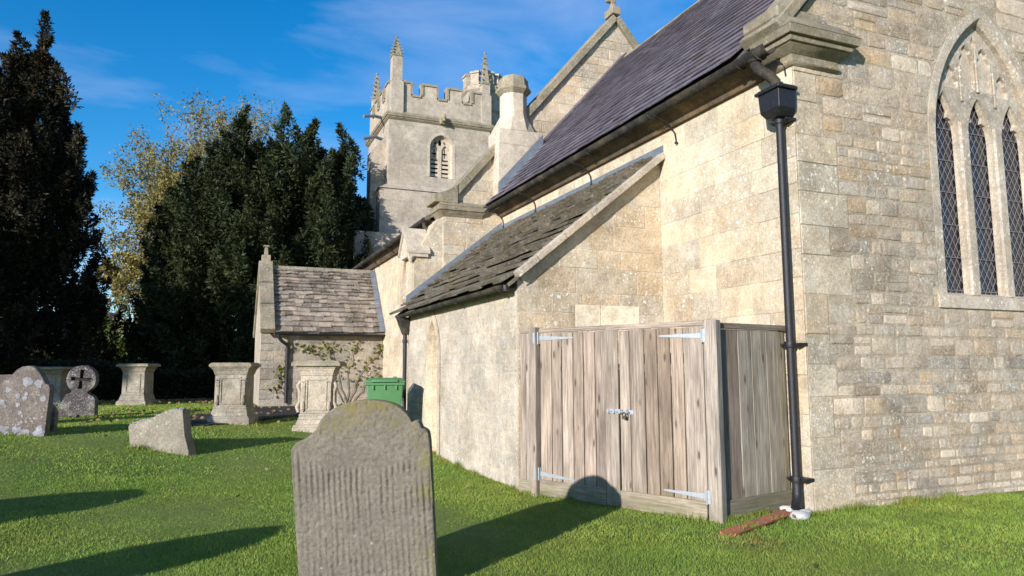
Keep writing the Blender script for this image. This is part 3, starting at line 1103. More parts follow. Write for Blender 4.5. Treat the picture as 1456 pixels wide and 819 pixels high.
m.frus((3.50, 3.60, 13.75, 13.89), 2.18, (3.42, 3.60, 13.68, 13.96), 2.42)
m.frus((3.42, 3.60, 13.68, 13.96), 2.421, (3.39, 3.60, 13.65, 13.99), 2.52)
vp = m.build('vestry_downpipe', 'ironworn', church, bevel=.005)
MB().tube([(3.545, 13.82, 2.25), (3.545, 13.82, .1)], .04, 10).build('pipe', 'iron', vp, smooth=40)
MB().lathe([(.055, -.03), (.055, .03)], (3.545, 13.82, 2.05), 12).build('pipe_collar', 'iron', vp)
MB().tube([(3.545, 13.82, .42), (3.545, 13.82, .34), (3.50, 13.74, .28)], .05, 10).build('pipe_shoe', 'iron', vp)

# --- nave
TNe = lambda s, z, d: Vector((s, NW - d, z))
TNs = lambda s, z, d: Vector((NN - d, s, z))
gp = [(NN, -.4), (13.3, -.4), (13.3, 4.9), (8.9, 10.05), (NN, 4.9)]
nav_e = MB().poly_holes(gp, [], TNe, .6).build('nave_gable', 'mortar_pale', church)
WNC, WNH = 17.35, .55
m = MB().poly_holes([(NW + .6, -.4), (28.1, -.4), (28.1, 4.74), (NW + .6, 4.74)], [[(WNC - WNH, 2.2), (WNC + WNH, 2.2)] + arch2(WNC, WNH, 3.6, 4.38, 8)], TNs, .6)
nav_s = m.build('nave_wall', 'mortar_pale', church)
MB().box(NN + .3, NN + .36, WNC - WNH - .1, WNC + WNH + .1, 2.1, 4.5).build('nave_window', 'glass', church)
m = MB()
ro = [(WNC + WNH + .16, 2.2)] + arch2(WNC, WNH + .16, 3.6, 4.58, 8) + [(WNC - WNH - .16, 2.2)]
ri = [(WNC + WNH, 2.2)] + arch2(WNC, WNH, 3.6, 4.38, 8) + [(WNC - WNH, 2.2)]
for k in range(len(ro) - 1):
    a, b, c, d = ro[k], ro[k + 1], ri[k + 1], ri[k]
    c2, d2 = (WNC + (c[0] - WNC) * .8, c[1] - .03), (WNC + (d[0] - WNC) * .8, d[1] - .03)
    m.add([TNs(a[0], a[1], .02), TNs(b[0], b[1], .02), TNs(c[0], c[1], .02), TNs(d[0], d[1], .02), TNs(c2[0], c2[1], -.28), TNs(d2[0], d2[1], -.28), TNs(a[0], a[1], -.01), TNs(b[0], b[1], -.01)], [(0, 1, 2, 3), (3, 2, 4, 5), (6, 7, 1, 0)], vary((1.05, 1, .95), .06))
m.build('window_surround', 'smooth', church)
MB().box(NN + .58, 13.3, 28.0, 28.35, -.4, 7).build('nave_end_wall', 'tower', church)


def allow_ne(za, zb):
    lo, hi = NN + .002, 13.3
    if zb > 4.9:
        lo = NN + (zb - 4.9) / 1.17
        hi = 13.3 - (zb - 4.9) / 1.17
    return [(lo, hi)] if hi - lo > .15 else []


lay(nav_e, TNe, 2.6, 9.6, allow_ne, (.16, .30), (.30, .62), .013, .010, 'ash', 'ashlar', tint=(.92, .9, .88), var=.16, seed=31)


def allow_ns(za, zb):
    sp = [arch_span(z, WNC, WNH + .16, 3.6, 4.58, 2.2) for z in (za, (za + zb) / 2, zb)]
    sp = [q for q in sp if q]
    if not sp: return [(NW + .002, 24)]
    return [(NW + .002, min(q[0] for q in sp)), (max(q[1] for q in sp), 24)]


lay(nav_s, TNs, 0, 4.68, allow_ns, (.22, .34), (.35, .7), .009, .005, 'ash', 'ashlar', tint=(1.05, 1.04, 1.02), var=.1, seed=32)
m = MB()
m.prism([(4.25, NW + .45, 4.86), (8.9, NW + .45, 7.5), (13.5, NW + .45, 4.86), (13.5, NW + .45, 4.76), (8.9, NW + .45, 7.38), (4.25, NW + .45, 4.76)], (0, 28.05 - NW - .45, 0))
m.build('nave_roof', 'stonetile', church)
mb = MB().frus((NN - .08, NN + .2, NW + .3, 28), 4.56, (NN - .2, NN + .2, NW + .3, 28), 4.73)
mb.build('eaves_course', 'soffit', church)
half_gutter((4.22, 14.65, 4.78), (4.22, 28.0, 4.78), .08)
for wq in (16.2, 18.4, 20.6):
    MB().tube([(4.13, wq, 4.80), (4.2, wq, 4.68), (4.36, wq, 4.62), (4.47, wq, 4.50)], .011, 6).build('gutter_stay', 'iron', church)
MB().tube([(4.22, 14.9, 4.72), (4.22, 14.9, 4.62), (4.3, 14.85, 4.52), (4.42, 14.85, 4.47)], .045, 10).build('swan_neck', 'ironworn', church, smooth=40)
# gable coping
gsl = Vector((1, 0, 1.17)).normalized()
gnm = Vector((-gsl.z, 0, gsl.x))
gb = Vector((NN - .12, NW - .10, 4.745))
Ltot = (8.9 - NN + .12) * math.sqrt(1 + 1.17 ** 2)
for sgn in (1, -1):
    for i in range(8):
        a, b = .3 + i * (Ltot - .3) / 8, .3 + (i + 1) * (Ltot - .3) / 8 - (.006 if i < 7 else -.06)
        p = [gb + gsl * a, gb + gsl * b, gb + gsl * b + gnm * .17, gb + gsl * a + gnm * .17]
        if sgn < 0: p = [Vector((17.8 - q.x, q.y, q.z)) for q in p]
        MB().prism(p, (0, .62, 0)).build('coping_stone', 'weathered', church, bevel=.012)
m = MB()
m.prism([(NN - .24, NW - .12, 5.06), (NN + .30, NW - .12, 5.06), (NN + .30, NW - .12, 5.50), (NN + .06, NW - .12, 5.34), (NN - .24, NW - .12, 5.22)], (0, .64, 0))
m.build('kneeler', 'weathered', church, bevel=.012)
mb = MB()
for (p0, z0, p1, z1) in ((.02, 4.78, .05, 4.82), (.05, 4.82, .12, 4.90), (.14, 4.902, .16, 5.0), (.17, 5.002, .06, 5.10)):
    mb.frus((NN - p0, 5.38, NW - p0, NW + .5), z0, (NN - p1, 5.38 + p1 * .5, NW - p1, NW + .5), z1)
mb.build('cornice', 'weathered', church, bevel=.006)
# gable-top finial cross (weathered stump)
m = MB()
m.box(8.78, 9.02, NW - .1, NW + .3, 10.22, 10.42)
m.box(8.84, 8.95, NW + .03, NW + .15, 10.42, 10.80)
m.box(8.72, 8.98, NW + .04, NW + .14, 10.58, 10.70)
m.lathe([(.05, 0), (.075, .06), (.03, .13)], (8.84, NW + .09, 10.78), 8)
m.build('gable_finial', 'weathered', church, bevel=.012)
# raised slate flashing up the nave wall
m = MB()
for i in range(9):
    a, b = roofL * i / 9 * .96 + .35, roofL * (i + 1) / 9 * .96 + .35
    o_ = Vector((E0, NW - .30, ZE))
    m = MB().prism([o_ + rs * a + rn * .05, o_ + rs * b + rn * .05, o_ + rs * b + rn * .085, o_ + rs * a + rn * .085], (0, .29, 0))
    m.build('abutment_slate', 'slate', church)
# corner buttress with gablet
m = MB()
m.box(3.86, NN + .02, 14.42, 15.06, -.4, 3.9)
m.prism([(3.86, 14.421, 3.9), (NN + .02, 14.421, 3.9), (NN + .02, 14.421, 4.76), (4.36, 14.421, 4.70), (4.02, 14.421, 4.12), (3.86, 14.421, 4.05)], (0, .638, 0))
bt = m.build('buttress', 'ashlar', church, bevel=.01)
m = MB()
m.prism([(3.74, 14.36, 3.86), (3.74, 15.12, 3.86), (3.74, 15.12, 3.94), (3.74, 14.74, 4.42), (3.74, 14.36, 3.94)], (.42, 0, 0))
m.prism([(3.70, 14.34, 3.93), (3.70, 14.74, 4.44), (3.70, 15.14, 3.93), (3.70, 15.14, 4.0), (3.70, 14.74, 4.53), (3.70, 14.34, 4.0)], (.5, 0, 0))
m.build('gablet', 'smooth', bt)
for yy in (14.42, 15.06):
    MB().lathe([(.03, -.12), (.07, -.03), (.05, .05), (.02, .08)], (3.80, yy, 3.86), 8).build('corbel', 'smooth', bt)
MB().box(3.80, 4.3, 14.38, 15.1, 2.9, 3.0).build('string_course', 'weathered', bt, bevel=.01)

# --- chimney
m = MB()
cx, cy = 6.16, 14.42
m.box(5.655, 6.68, 14.08, 14.75, 5.0, 6.46)
ch2 = m.build('chimney', 'smooth', church, bevel=.01)
m = MB()
m.box(5.675, 6.66, 14.10, 14.75, 6.465, 6.82)
m.build('chimney_stage', 'smooth', ch2, bevel=.01)
m = MB()
o8 = [(math.cos(R(22.5 + 45 * k)) * .31, math.sin(R(22.5 + 45 * k)) * .31) for k in range(8)]
sq = [(.48, .2), (.2, .36), (-.2, .36), (-.48, .2), (-.48, -.2), (-.2, -.34), (.2, -.34), (.48, -.2)]
vs = [(cx + a, cy + .02 + b, 6.822) for a, b in sq] + [(cx + a, cy + b, 7.22) for a, b in o8] + [(cx + a, cy + b, 7.76) for a, b in o8]
fs = [(i, (i + 1) % 8, 8 + (i + 1) % 8, 8 + i) for i in range(8)] + [(8 + i, 8 + (i + 1) % 8, 16 + (i + 1) % 8, 16 + i) for i in range(8)] + [tuple(range(7, -1, -1)), tuple(range(16, 24))]
m.add(vs, fs)
m.build('chimney_shaft', 'smooth', ch2)
MB().lathe([(.32, 0), (.41, .09), (.41, .14), (.36, .20), (.34, .36), (.30, .42), (.2, .42)], (cx, cy, 7.71), 8, R(22.5)).build('chimney_cap', 'weathered', ch2)
m = MB()
for k in range(4):
    m = MB()
    wq = 14.07
    n0, n1 = 5.64 + k * .27, 5.64 + (k + 1) * .27 + .02
    zr = lambda n: ZE + (n - E0) * (RZ - ZE) / (RN - E0)
    m.add([(n0, wq - .012 - .001 * k, zr(n0) + .30), (n1, wq - .012 - .001 * k, zr(n1) + .30), (n1, wq - .014, zr(n1) + .06), (n0, wq - .014, zr(n0) + .06), (n1, wq - .2, zr(n1) + .05), (n0, wq - .2, zr(n0) + .05)], [(0, 1, 2, 3), (3, 2, 4, 5)])
    m.build('lead_soaker', 'lead', ch2)

# --- tower
TW = 28.4
tx0, tx1, ty0, ty1 = 6.47, 11.02, TW, 32.6
TT = lambda s, z, d: Vector((s, TW - d, z))
m = MB()
m.box(tx0 - .36, tx1 + .3, ty0 - .12, ty1 + .3, -.4, 8.92)
m.frus((tx0 - .42, tx1 + .36, ty0 - .18, ty1 + .36), 8.93, (tx0, tx1, ty0, ty1), 9.16)
tower = m.build('tower', 'tower', church)
BC, BH = 8.75, .50
bh = [(BC - BH, 9.62), (BC + BH, 9.62)] + arch2(BC, BH, 10.9, 11.5, 8)
m = MB().poly_holes([(tx0, 9.1), (tx1, 9.1), (tx1, 12.05), (tx0, 12.05)], [bh], TT, .5)
m.box(tx0, tx0 + .5, TW + .501, ty1, 9.1, 12.05)
m.box(tx1 - .5, tx1, TW + .501, ty1, 9.1, 12.05)
m.box(tx0 + .501, tx1 - .501, ty1 - .5, ty1, 9.1, 12.05)
stage = m.build('bell_stage', 'tower', tower)
lay(stage, TT, 9.2, 12.0, lambda za, zb: (lambda sp: [(tx0 + .002, tx1)] if not sp else [(tx0 + .002, min(q[0] for q in sp)), (max(q[1] for q in sp), tx1)])([q for q in [arch_span(z, BC, BH + .12, 10.9, 11.62, 9.62) for z in (za, (za + zb) / 2, zb)] if q]), (.26, .36), (.45, .9), .010, .006, 'ash', 'tower', var=.07, seed=41, hue=.02)
lay(tower, lambda s, z, d: Vector((s, TW - .12 - d, z)), 4.6, 8.9, lambda za, zb: [(tx0 - .358, tx1 + .3)], (.26, .36), (.45, .9), .010, .006, 'ash', 'tower', var=.08, seed=42, hue=.02)
# belfry window
m = MB()
ro = [(BC + BH + .13, 9.62)] + arch2(BC, BH + .13, 10.9, 11.64, 8) + [(BC - BH - .13, 9.62)]
ri = [(BC + BH, 9.62)] + arch2(BC, BH, 10.9, 11.5, 8) + [(BC - BH, 9.62)]
for k in range(len(ro) - 1):
    a, b, c, d = ro[k], ro[k + 1], ri[k + 1], ri[k]
    c2, d2 = (BC + (c[0] - BC) * .84, c[1] - .03), (BC + (d[0] - BC) * .84, d[1] - .03)
    m.add([TT(a[0], a[1], .02), TT(b[0], b[1], .02), TT(c[0], c[1], .02), TT(d[0], d[1], .02), TT(c2[0], c2[1], -.26), TT(d2[0], d2[1], -.26)], [(0, 1, 2, 3), (3, 2, 4, 5)])
bw = m.build('belfry_window', 'smooth', church)
T4 = lambda s, z, d: Vector((s, TW + .17 - d, z))
hl = []
for c in (BC - .235, BC + .235):
    hl.append([(c - .165, 9.66), (c + .165, 9.66)] + arch2(c, .165, 10.82, 11.10, 6))
tl = [[(BC - .07, 11.08), (BC + .07, 11.08), (BC + .085, 11.22), (BC, 11.40), (BC - .085, 11.22)], [(BC - .30, 11.08), (BC - .16, 11.18), (BC - .15, 11.28), (BC - .25, 11.22)], [(BC + .30, 11.08), (BC + .25, 11.22), (BC + .15, 11.28), (BC + .16, 11.18)]]
MB().poly_holes([(BC - BH - .02, 9.6), (BC + BH + .02, 9.6)] + arch2(BC, BH + .02, 10.9, 11.52, 8), hl + tl, T4, .12).build('tracery', 'smooth', bw)
MB().box(BC - .6, BC + .6, TW + .46, TW + .5, 9.5, 11.6).build('shade_panel', 'dark', bw)  # solid black panel painting the unlit bell chamber behind the louvres
for c in (BC - .235, BC + .235):
    for i in range(4):
        z = 9.72 + i * .19
        MB().prism([(c - .165, TW + .20, z), (c - .165, TW + .20, z + .115), (c - .165, TW + .38, z + .17), (c - .165, TW + .38, z + .06)], (.33, 0, 0)).build('louvre', 'smooth', bw)
    m = MB()      # slab with a pierced cross above the louvres
    a, b = .028, .105
    crs = [(c - a, 10.56), (c + a, 10.56), (c + a, 10.70), (c + b, 10.70), (c + b, 10.77), (c + a, 10.77), (c + a, 10.95), (c - a, 10.95), (c - a, 10.77), (c - b, 10.77), (c - b, 10.70), (c - a, 10.70)]
    m.poly_holes([(c - .165, 10.48), (c + .165, 10.48), (c + .165, 11.05), (c - .165, 11.05)], [crs], lambda s, z, d: Vector((s, TW + .24 - d, z)), .06)
    m.build('pierced_slab', 'smooth', bw)
# cornice, parapet with battlements, pinnacles
mb = MB()
for (p0, z0, p1, z1) in ((.02, 11.93, .10, 12.0), (.10, 12.002, .10, 12.05), (.14, 12.052, .16, 12.14), (.17, 12.142, .04, 12.30)):
    mb.frus((tx0 - p0, tx1 + p0, ty0 - p0, ty1 + p0), z0, (tx0 - p1, tx1 + p1, ty0 - p1, ty1 + p1), z1)
mb.build('cornice', 'weathered', tower)


def parapet(to3, s0, s1, name='parapet'):
    L = s1 - s0
    n = 4
    mw, cw = L * .155, L * .115
    pts = [(s0, 12.28)]
    segs_ = []
    per = (L + cw) / n
    top, bot = 13.62, 13.05
    prof = [(s0, 12.28), (s1, 12.28)]
    x = s1
    up = []
    for i in range(n):
        a = s0 + i * per
        b = a + per - cw
        segs_.append((a, b))
    ol = [(s0, 12.28), (s1, 12.28)]
    for i in range(n - 1, -1, -1):
        a, b = segs_[i]
        ol += [(b, top), (a, top)]
        if i > 0: ol += [(a, bot), (segs_[i - 1][1], bot)]
    pr = MB().poly_holes(ol, [], to3, .32).build(name, 'tower', tower)
    m = MB()
    # moulded coping following the crenellations
    line = ol[2:]
    th, pr_ = .085, .05
    for k in range(len(line) - 1):
        (xa, za), (xb, zb) = line[k], line[k + 1]
        if abs(za - zb) < .01:
            x0_, x1_ = min(xa, xb), max(xa, xb)
            ext = th * .5 if za > 13.3 else -th * .5
            c3 = [to3(x0_ - ext, za - .02, pr_), to3(x1_ + ext, za - .02, pr_), to3(x1_ + ext, za + th, pr_ * .6), to3(x0_ - ext, za + th, pr_ * .6)]
            bk = [to3(x0_ - ext, za - .02, -.36), to3(x1_ + ext, za - .02, -.36), to3(x1_ + ext, za + th, -.36), to3(x0_ - ext, za + th, -.36)]
            m.add(c3 + bk, [(0, 1, 2, 3), (7, 6, 5, 4), (0, 4, 5, 1), (3, 2, 6, 7), (0, 3, 7, 4), (1, 5, 6, 2)])
        else:
            z0_, z1_ = min(za, zb), max(za, zb) - .025
            right_side = None
            sg = 1 if (zb > za) else -1
            xx = xa
            xo = xx + (-.0 if sg > 0 else 0)
            # strip centred on the merlon flank
            c3 = [to3(xx - th * .55, z0_ + th * .98, pr_ * .9), to3(xx + th * .55, z0_ + th * .98, pr_ * .9), to3(xx + th * .55, z1_, pr_ * .9), to3(xx - th * .55, z1_, pr_ * .9)]
            bk = [to3(xx - th * .55, z0_ + th * .98, -.35), to3(xx + th * .55, z0_ + th * .98, -.35), to3(xx + th * .55, z1_, -.35), to3(xx - th * .55, z1_, -.35)]
            m.add(c3 + bk, [(0, 1, 2, 3), (7, 6, 5, 4), (0, 4, 5, 1), (3, 2, 6, 7), (0, 3, 7, 4), (1, 5, 6, 2)])
    m.build('coping', 'weathered', pr)


parapet(lambda s, z, d: Vector((s, TW + .02 - d, z)), tx0 + .28, tx1 - .18)
parapet(lambda s, z, d: Vector((tx0 + .02 - d, s, z)), ty0 + .30, ty1 - .25)
parapet(lambda s, z, d: Vector((s, ty1 - .02 + d, z)), tx0 + .28, tx1 - .25)
parapet(lambda s, z, d: Vector((tx1 - .02 + d, s, z)), ty0 + .35, ty1 - .25)


def pinnacle(x, y, ztop, shaft_top, hw):
    m = MB()
    m.box(x - hw * 1.12, x + hw * 1.12, y - hw * 1.12, y + hw * 1.12, 12.2, 13.55)
    m.frus((x - hw * 1.12, x + hw * 1.12, y - hw * 1.12, y + hw * 1.12), 13.551, (x - hw * .9, x + hw * .9, y - hw * .9, y + hw * .9), 13.65)
    m.box(x - hw * .9, x + hw * .9, y - hw * .9, y + hw * .9, 13.651, shaft_top)
    o = m.build('pinnacle', 'tower', tower)
    m = MB()
    m.frus((x - hw, x + hw, y - hw, y + hw), shaft_top, (x - hw * 1.05, x + hw * 1.05, y - hw * 1.05, y + hw * 1.05), shaft_top + .06)
    m.frus((x - hw * .8, x + hw * .8, y - hw * .8, y + hw * .8), shaft_top + .061, (x - .02, x + .02, y - .02, y + .02), ztop)
    m.lathe([(.02, 0), (.06, .04), (.06, .07), (.015, .11)], (x, y, ztop - .05), 8)
    n = 5
    for i in range(n):
        f = (i + .4) / n
        z = shaft_top + .08 + (ztop - shaft_top - .2) * f
        rr = hw * .8 * (1 - f) + .03
        for a, b in ((1, 1), (1, -1), (-1, 1), (-1, -1)):
            m.frus((x + a * rr - .03, x + a * rr + .03, y + b * rr - .03, y + b * rr + .03), z, (x + a * (rr + .035) - .025, x + a * (rr + .035) + .025, y + b * (rr + .035) - .025, y + b * (rr + .035) + .025), z + .08)
    m.build('spirelet', 'weathered', o)


pinnacle(tx0 + .32, TW + .16, 15.62, 14.72, .235)
pinnacle(tx1 - .2, TW + .16, 15.62, 14.1, .20)
pinnacle(tx0 + .30, ty1 - .2, 15.5, 14.2, .22)
# stair turret
tcx, tcy = 11.08, 29.55
m = MB()
m.lathe([(.93, 0), (.93, 14.65)], (tcx, tcy, -.4), 8, R(22.5))
m.lathe([(.95, 0), (1.02, .08), (.94, .16)], (tcx, tcy, 13.95), 8, R(22.5))
m.lathe([(.95, 0), (1.02, .08), (.94, .16)], (tcx, tcy, 13.0), 8, R(22.5))
tur = m.build('stair_turret', 'tower', tower)
for k in range(8):
    a = R(45 * k)
    for sg in (-.16, .16):
        c = Vector((tcx + math.cos(a) * .80 - math.sin(a) * sg * 0, tcy + math.sin(a) * .80, 14.2))
    M_ = Matrix.Translation((tcx, tcy, 0)) @ Matrix.Rotation(a, 4, 'Z')
    m = MB().box(.66, .875, -.20, .20, 14.25, 14.78, M_)
    m.box(.62, .92, -.225, .225, 14.782, 14.88, M_)
    m.build('merlon', 'tower', tur)
# rainwater spouts and gargoyle
for (zz, dz) in ((12.22, .2), (11.25, -.05)):
    MB().tube([(tx0 + .1, TW + .9, zz), (tx0 - .5, TW + .5, zz - .02 - dz * .3), (tx0 - 1.0, TW + .3, zz - .22)], .07, 8).build('water_spout', 'lead', tower)
m = MB()
m.frus((8.66, 8.86, TW - .2, TW), 11.95, (8.62, 8.90, TW - .28, TW), 12.25)
m.lathe([(.05, 0), (.13, .1), (.12, .22), (.05, .3)], (8.76, TW - .3, 12.05), 8)
m.frus((8.70, 8.82, TW - .42, TW - .2), 12.02, (8.72, 8.80, TW - .4, TW - .2), 12.14)
m.build('gargoyle', 'weathered', tower, bevel=.02)
# south-east tower buttress
m = MB()
m.box(tx0 - .62, tx0 + .02, TW + .55, TW + 1.3, -.4, 10.6)
m.frus((tx0 - .62, tx0 + .02, TW + .55, TW + 1.3), 10.601, (tx0 - .05, tx0 + .02, TW + .55, TW + 1.3), 11.3)
m.build('tower_buttress', 'tower', tower)

# --- porch
PX0, PX1 = 1.22, NN
pz0 = .3
m = MB()
TP = lambda s, z, d: Vector((s, PW - d, z))
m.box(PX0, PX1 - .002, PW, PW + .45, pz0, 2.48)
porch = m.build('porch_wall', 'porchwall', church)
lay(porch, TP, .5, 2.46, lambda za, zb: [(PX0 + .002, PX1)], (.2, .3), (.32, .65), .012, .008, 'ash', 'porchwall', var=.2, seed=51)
PRY, PRZ = PW + 1.4, 4.44
pe = Vector((0, PW - .2, 2.50))
pr_ = Vector((0, PRY, PRZ))
pup = (pr_ - pe).normalized()
pnm = Vector((0, -pup.z, pup.y))
PL = (pr_ - pe).length
m = MB()
m.prism([(PX0 + .3, PW - .2, 2.5), (PX0 + .3, PRY, PRZ), (PX0 + .3, PRY * 2 - PW + .2, 2.5), (PX0 + .3, PRY * 2 - PW + .2, 2.42), (PX0 + .3, PRY, PRZ - .1), (PX0 + .3, PW - .2, 2.42)], (PX1 - PX0 - .3, 0, 0))
proof = m.build('porch_roof', 'rooftile', church)
rows = []
u, ex = -.03, .20
while u < PL - .1:
    rows.append((u, ex))
    u += ex
    ex = max(.105, ex * .965)
slate_strip(proof, pe.copy(), Vector((1, 0, 0)), pup, pnm, PX0 + .33, PX1 - .02, PL, rows, lambda i: (.17 - i * .002, .40 - i * .010), .028, 'rooftile', lift=.004, var=.58, seed=9, hue=.06, ragged=.024, name='roof_tile')
m = MB()
for i in range(6):
    a = PX0 + .33 + i * .49
    m = MB().prism([(a, PRY - .2, PRZ - .22), (a, PRY - .03, PRZ + .06), (a, PRY + .03, PRZ + .06), (a, PRY + .2, PRZ - .22)], (.485, 0, 0))
    m.build('ridge_stone', 'weathered', proof, bevel=.01)
m = MB()
gpo = [(PW, pz0), (PW + 2.8, pz0), (PW + 2.8, 2.55), (PRY, PRZ + .1), (PW, 2.55)]
m.poly_holes(gpo, [], lambda s, z, d: Vector((PX0 - .001 - d, s, z)), .31)
m.build('porch_gable', 'tower', porch)
m = MB()
for sg in (1, -1):
    base = Vector((PX0 - .05, PW - .22, 2.50))
    for i in range(3):
        a, b = PL * i / 3 + (.0 if i else -.05), PL * (i + 1) / 3 + .08
        p = [base + pup * a, base + pup * b, base + pup * b + pnm * .17, base + pup * a + pnm * .17]
        if sg < 0: p = [Vector((q.x, 2 * PRY - q.y, q.z)) for q in p]
        if i == 2: p = [Vector((q.x, (min if sg > 0 else max)(q.y, PRY), q.z)) for q in p]
        MB().prism(p, (.37, 0, 0)).build('coping_stone', 'weathered', porch, bevel=.008)
m = MB()
m.box(PX0 + .02, PX0 + .26, PRY - .12, PRY + .12, 4.45, 4.78)
m.frus((PX0 + .08, PX0 + .20, PRY - .06, PRY + .06), 4.781, (PX0 + .10, PX0 + .18, PRY - .04, PRY + .04), 5.02)
m.box(PX0 + .06, PX0 + .22, PRY - .08, PRY + .08, 5.021, 5.07)
m.build('porch_finial', 'weathered', porch, bevel=.008)
half_gutter((PX0 + .33, PW - .24, 2.47), (PX1 - .01, PW - .24, 2.47), .06, 'porch_gutter', 'iron')
m = MB()
m.tube([(PX0 + .42, PW - .24, 2.42), (PX0 + .42, PW - .24, 2.36), (PX0 + .52, PW - .18, 2.25), (PX0 + .66, PW - .09, 2.16), (PX0 + .67, PW - .07, 2.04), (PX0 + .67, PW - .07, .62)], .045, 10)
m.lathe([(.065, -.04), (.065, .04)], (PX0 + .67, PW - .07, 1.0), 10)
m.lathe([(.065, -.04), (.065, .04)], (PX0 + .67, PW - .07, 2.02), 10)
m.build('porch_downpipe', 'iron', church, smooth=40)
m = MB()
m.add([(NN - .012, PW - .24, 2.52), (NN - .012, PRY, PRZ + .02), (NN - .012, PRY, PRZ + .24), (NN - .012, PW - .30, 2.60)], [(0, 1, 2, 3)])
m.add([Vector((NN - .16, PW - .22, 2.5)) + pnm * .06, Vector((NN - .16, PRY - .02, PRZ)) + pnm * .06, Vector((NN - .014, PRY - .02, PRZ)) + pnm * .07, Vector((NN - .014, PW - .22, 2.5)) + pnm * .07], [(0, 1, 2, 3)])
m.build('lead_flashing', 'lead', proof)

# stones: the 300 that show largest are objects, the rest one joined part
STONES.sort(key=lambda q: -q[0])
for vis, part, vs, fs, tn, mt in STONES[:298]:
    MB().add(vs, fs, tn).build('stone', mt, part, smooth=50 if len(vs) > 12 else None, recalc=False)
rest = {}
for vis, part, vs, fs, tn, mt in STONES[298:]:
    if vis == 0 and mt in ('ashlar', 'tower') and vs[0].z < -.2: continue
    rest.setdefault(mt, MB()).add(vs, fs, tn)
jm = MB()
mats = list(rest)
me_parts = []
allv, allf, allc, mi = [], [], [], []
for k, mt in enumerate(mats):
    b0 = len(allv)
    allv += rest[mt].v
    allc += rest[mt].c
    allf += [tuple(i + b0 for i in f) for f in rest[mt].f]
    mi += [k] * len(rest[mt].f)
jm.v, jm.f, jm.c = allv, allf, allc
so_ = jm.build('stonework', mats[0], church, recalc=False)
for mt in mats[1:]:
    so_.data.materials.append(MAT[mt])
so_.data.polygons.foreach_set('material_index', mi)
tag(so_, kind='stuff')
for nm in ('slate', 'stone_slate', 'roof_tile'):
    L = sorted([q for q in SLATES if q[6] == nm], key=lambda q: -q[0])
    for vis, part, vs, fs, tn, mt, _ in L[:296]:
        MB().add(vs, fs, tn).build(nm, mt, part, recalc=False)
    if len(L) > 296:
        jm = MB()
        for q in L[296:]: jm.add(q[2], q[3], q[4])
        tag(jm.build('slating', L[0][5], church, recalc=False), kind='stuff')

# ------------------------------------------------------------ timber enclosure
A = Vector((3.670, 7.883, 0))
B = Vector((4.640, 5.862, 0))
C = Vector((5.80, 6.066, 0))
fence = thing('timber_enclosure', A, 'weathered grey timber enclosure with double boarded doors, built against the church corner', 'enclosure')


def frame(P0, P1):
    d = (P1 - P0).normalized()
    nrm = Vector((d.y, -d.x, 0))
    if nrm.dot(EYE - P0) < 0: nrm = -nrm
    return Matrix(((d.x, nrm.x, 0, P0.x), (d.y, nrm.y, 0, P0.y), (0, 0, 1, 0), (0, 0, 0, 1)))


MF, MR = frame(A, B), frame(B, C)


def board(name, Mx, x0, x1, z0, z1, d0, d1, parent, horiz=False, tint=(1, 1, 1), bev=.004, slope=0.0, lean=0.0):
    """a plank whose own Z axis runs along the grain; d is distance in front of the plane"""
    m = MB()
    if horiz:
        L = x1 - x0
        loc = Mx @ Matrix(((0, 0, 1, x0), (0, 1, 0, 0), (-1, 0, 0, z1), (0, 0, 0, 1)))
        loc = loc @ Matrix.Rotation(slope, 4, 'Y')
        m.box(0, z1 - z0, d0, d1, 0, L, tint=tint)
    else:
        loc = Mx @ Matrix.Translation((x0, 0, z0)) @ Matrix.Rotation(lean, 4, 'Y')
        m.box(0, x1 - x0, d0, d1, 0, z1 - z0, tint=tint)
    me_o = m.build(name, 'board', None, bevel=bev)
    COL.objects.unlink(me_o)
    me_o.matrix_basis = loc
    return link(me_o, parent)


def tv(k=.16):
    q = 1 + rng.uniform(-k, k)
    h = rng.uniform(-.03, .05)
    return (q * (1 + h), q, q * (1 - h))


# posts
board('post', MF, -.055, .055, -.3, 2.0, .0, .10, fence, tint=(1.0, .97, .95), bev=.006)
board('post', MF, 2.222, 2.362, -.3, 1.985, -.05, .06, fence, tint=(1.12, 1.12, 1.12), bev=.006)
for a, b in ((-.245, -.155), (-.15, -.058)):
    board('side_board', MF, a, b, -.1, 1.93, .01, .035, fence, tint=tv())
board('side_board', MF, -.25, -.06, -.05, .17, .036, .058, fence, True, tint=(.8, .8, .75))


def leaf(x0, x1, edges, wide, zs):
    e = bpy.data.objects.new('door', None)
    e.matrix_basis = MF @ Matrix.Translation((x0, 0, 0))
    e.location = (MF @ Matrix.Translation((x0, 0, 0))).translation
    link(e, fence)
    return e


edL = [.068, .168, .244, .316, .395, .472, .557, .632, .706, .788, .869, .945, 1.012]
edL = [.066, .244 - .0, .393, .557, .706, .869, 1.016]
edR = [1.19, 1.325, 1.512, 1.670, 1.827, 1.977, 2.205]


def door(edges, name_lbl, strip=None, tints=None):
    m = MB()
    x0, x1 = edges[0], edges[-1]
    root = board('door', MF, x0 + .01, x1 - .01, 1.55, 1.66, -.045, -.006, fence, True)       # hidden ledge carries the boards
    for i in range(len(edges) - 1):
        dn = .002 + (i % 2) * .003 + rng.uniform(0, .002)
        board('board', MF, edges[i] + .006, edges[i + 1] - .006, .05, 1.925 - rng.uniform(0, .012), dn, dn + .022, root, tint=tints[i] if tints else tv(), lean=rng.uniform(-.001, .001))
    board('ledge', MF, x0 + .01, x1 - .01, .30, .41, -.045, -.006, root, True)
    if strip:
        board('cover_strip', MF, strip[0], strip[1], .02, 1.93, .030, .052, root, tint=(1.02, 1.0, .97))
    return root


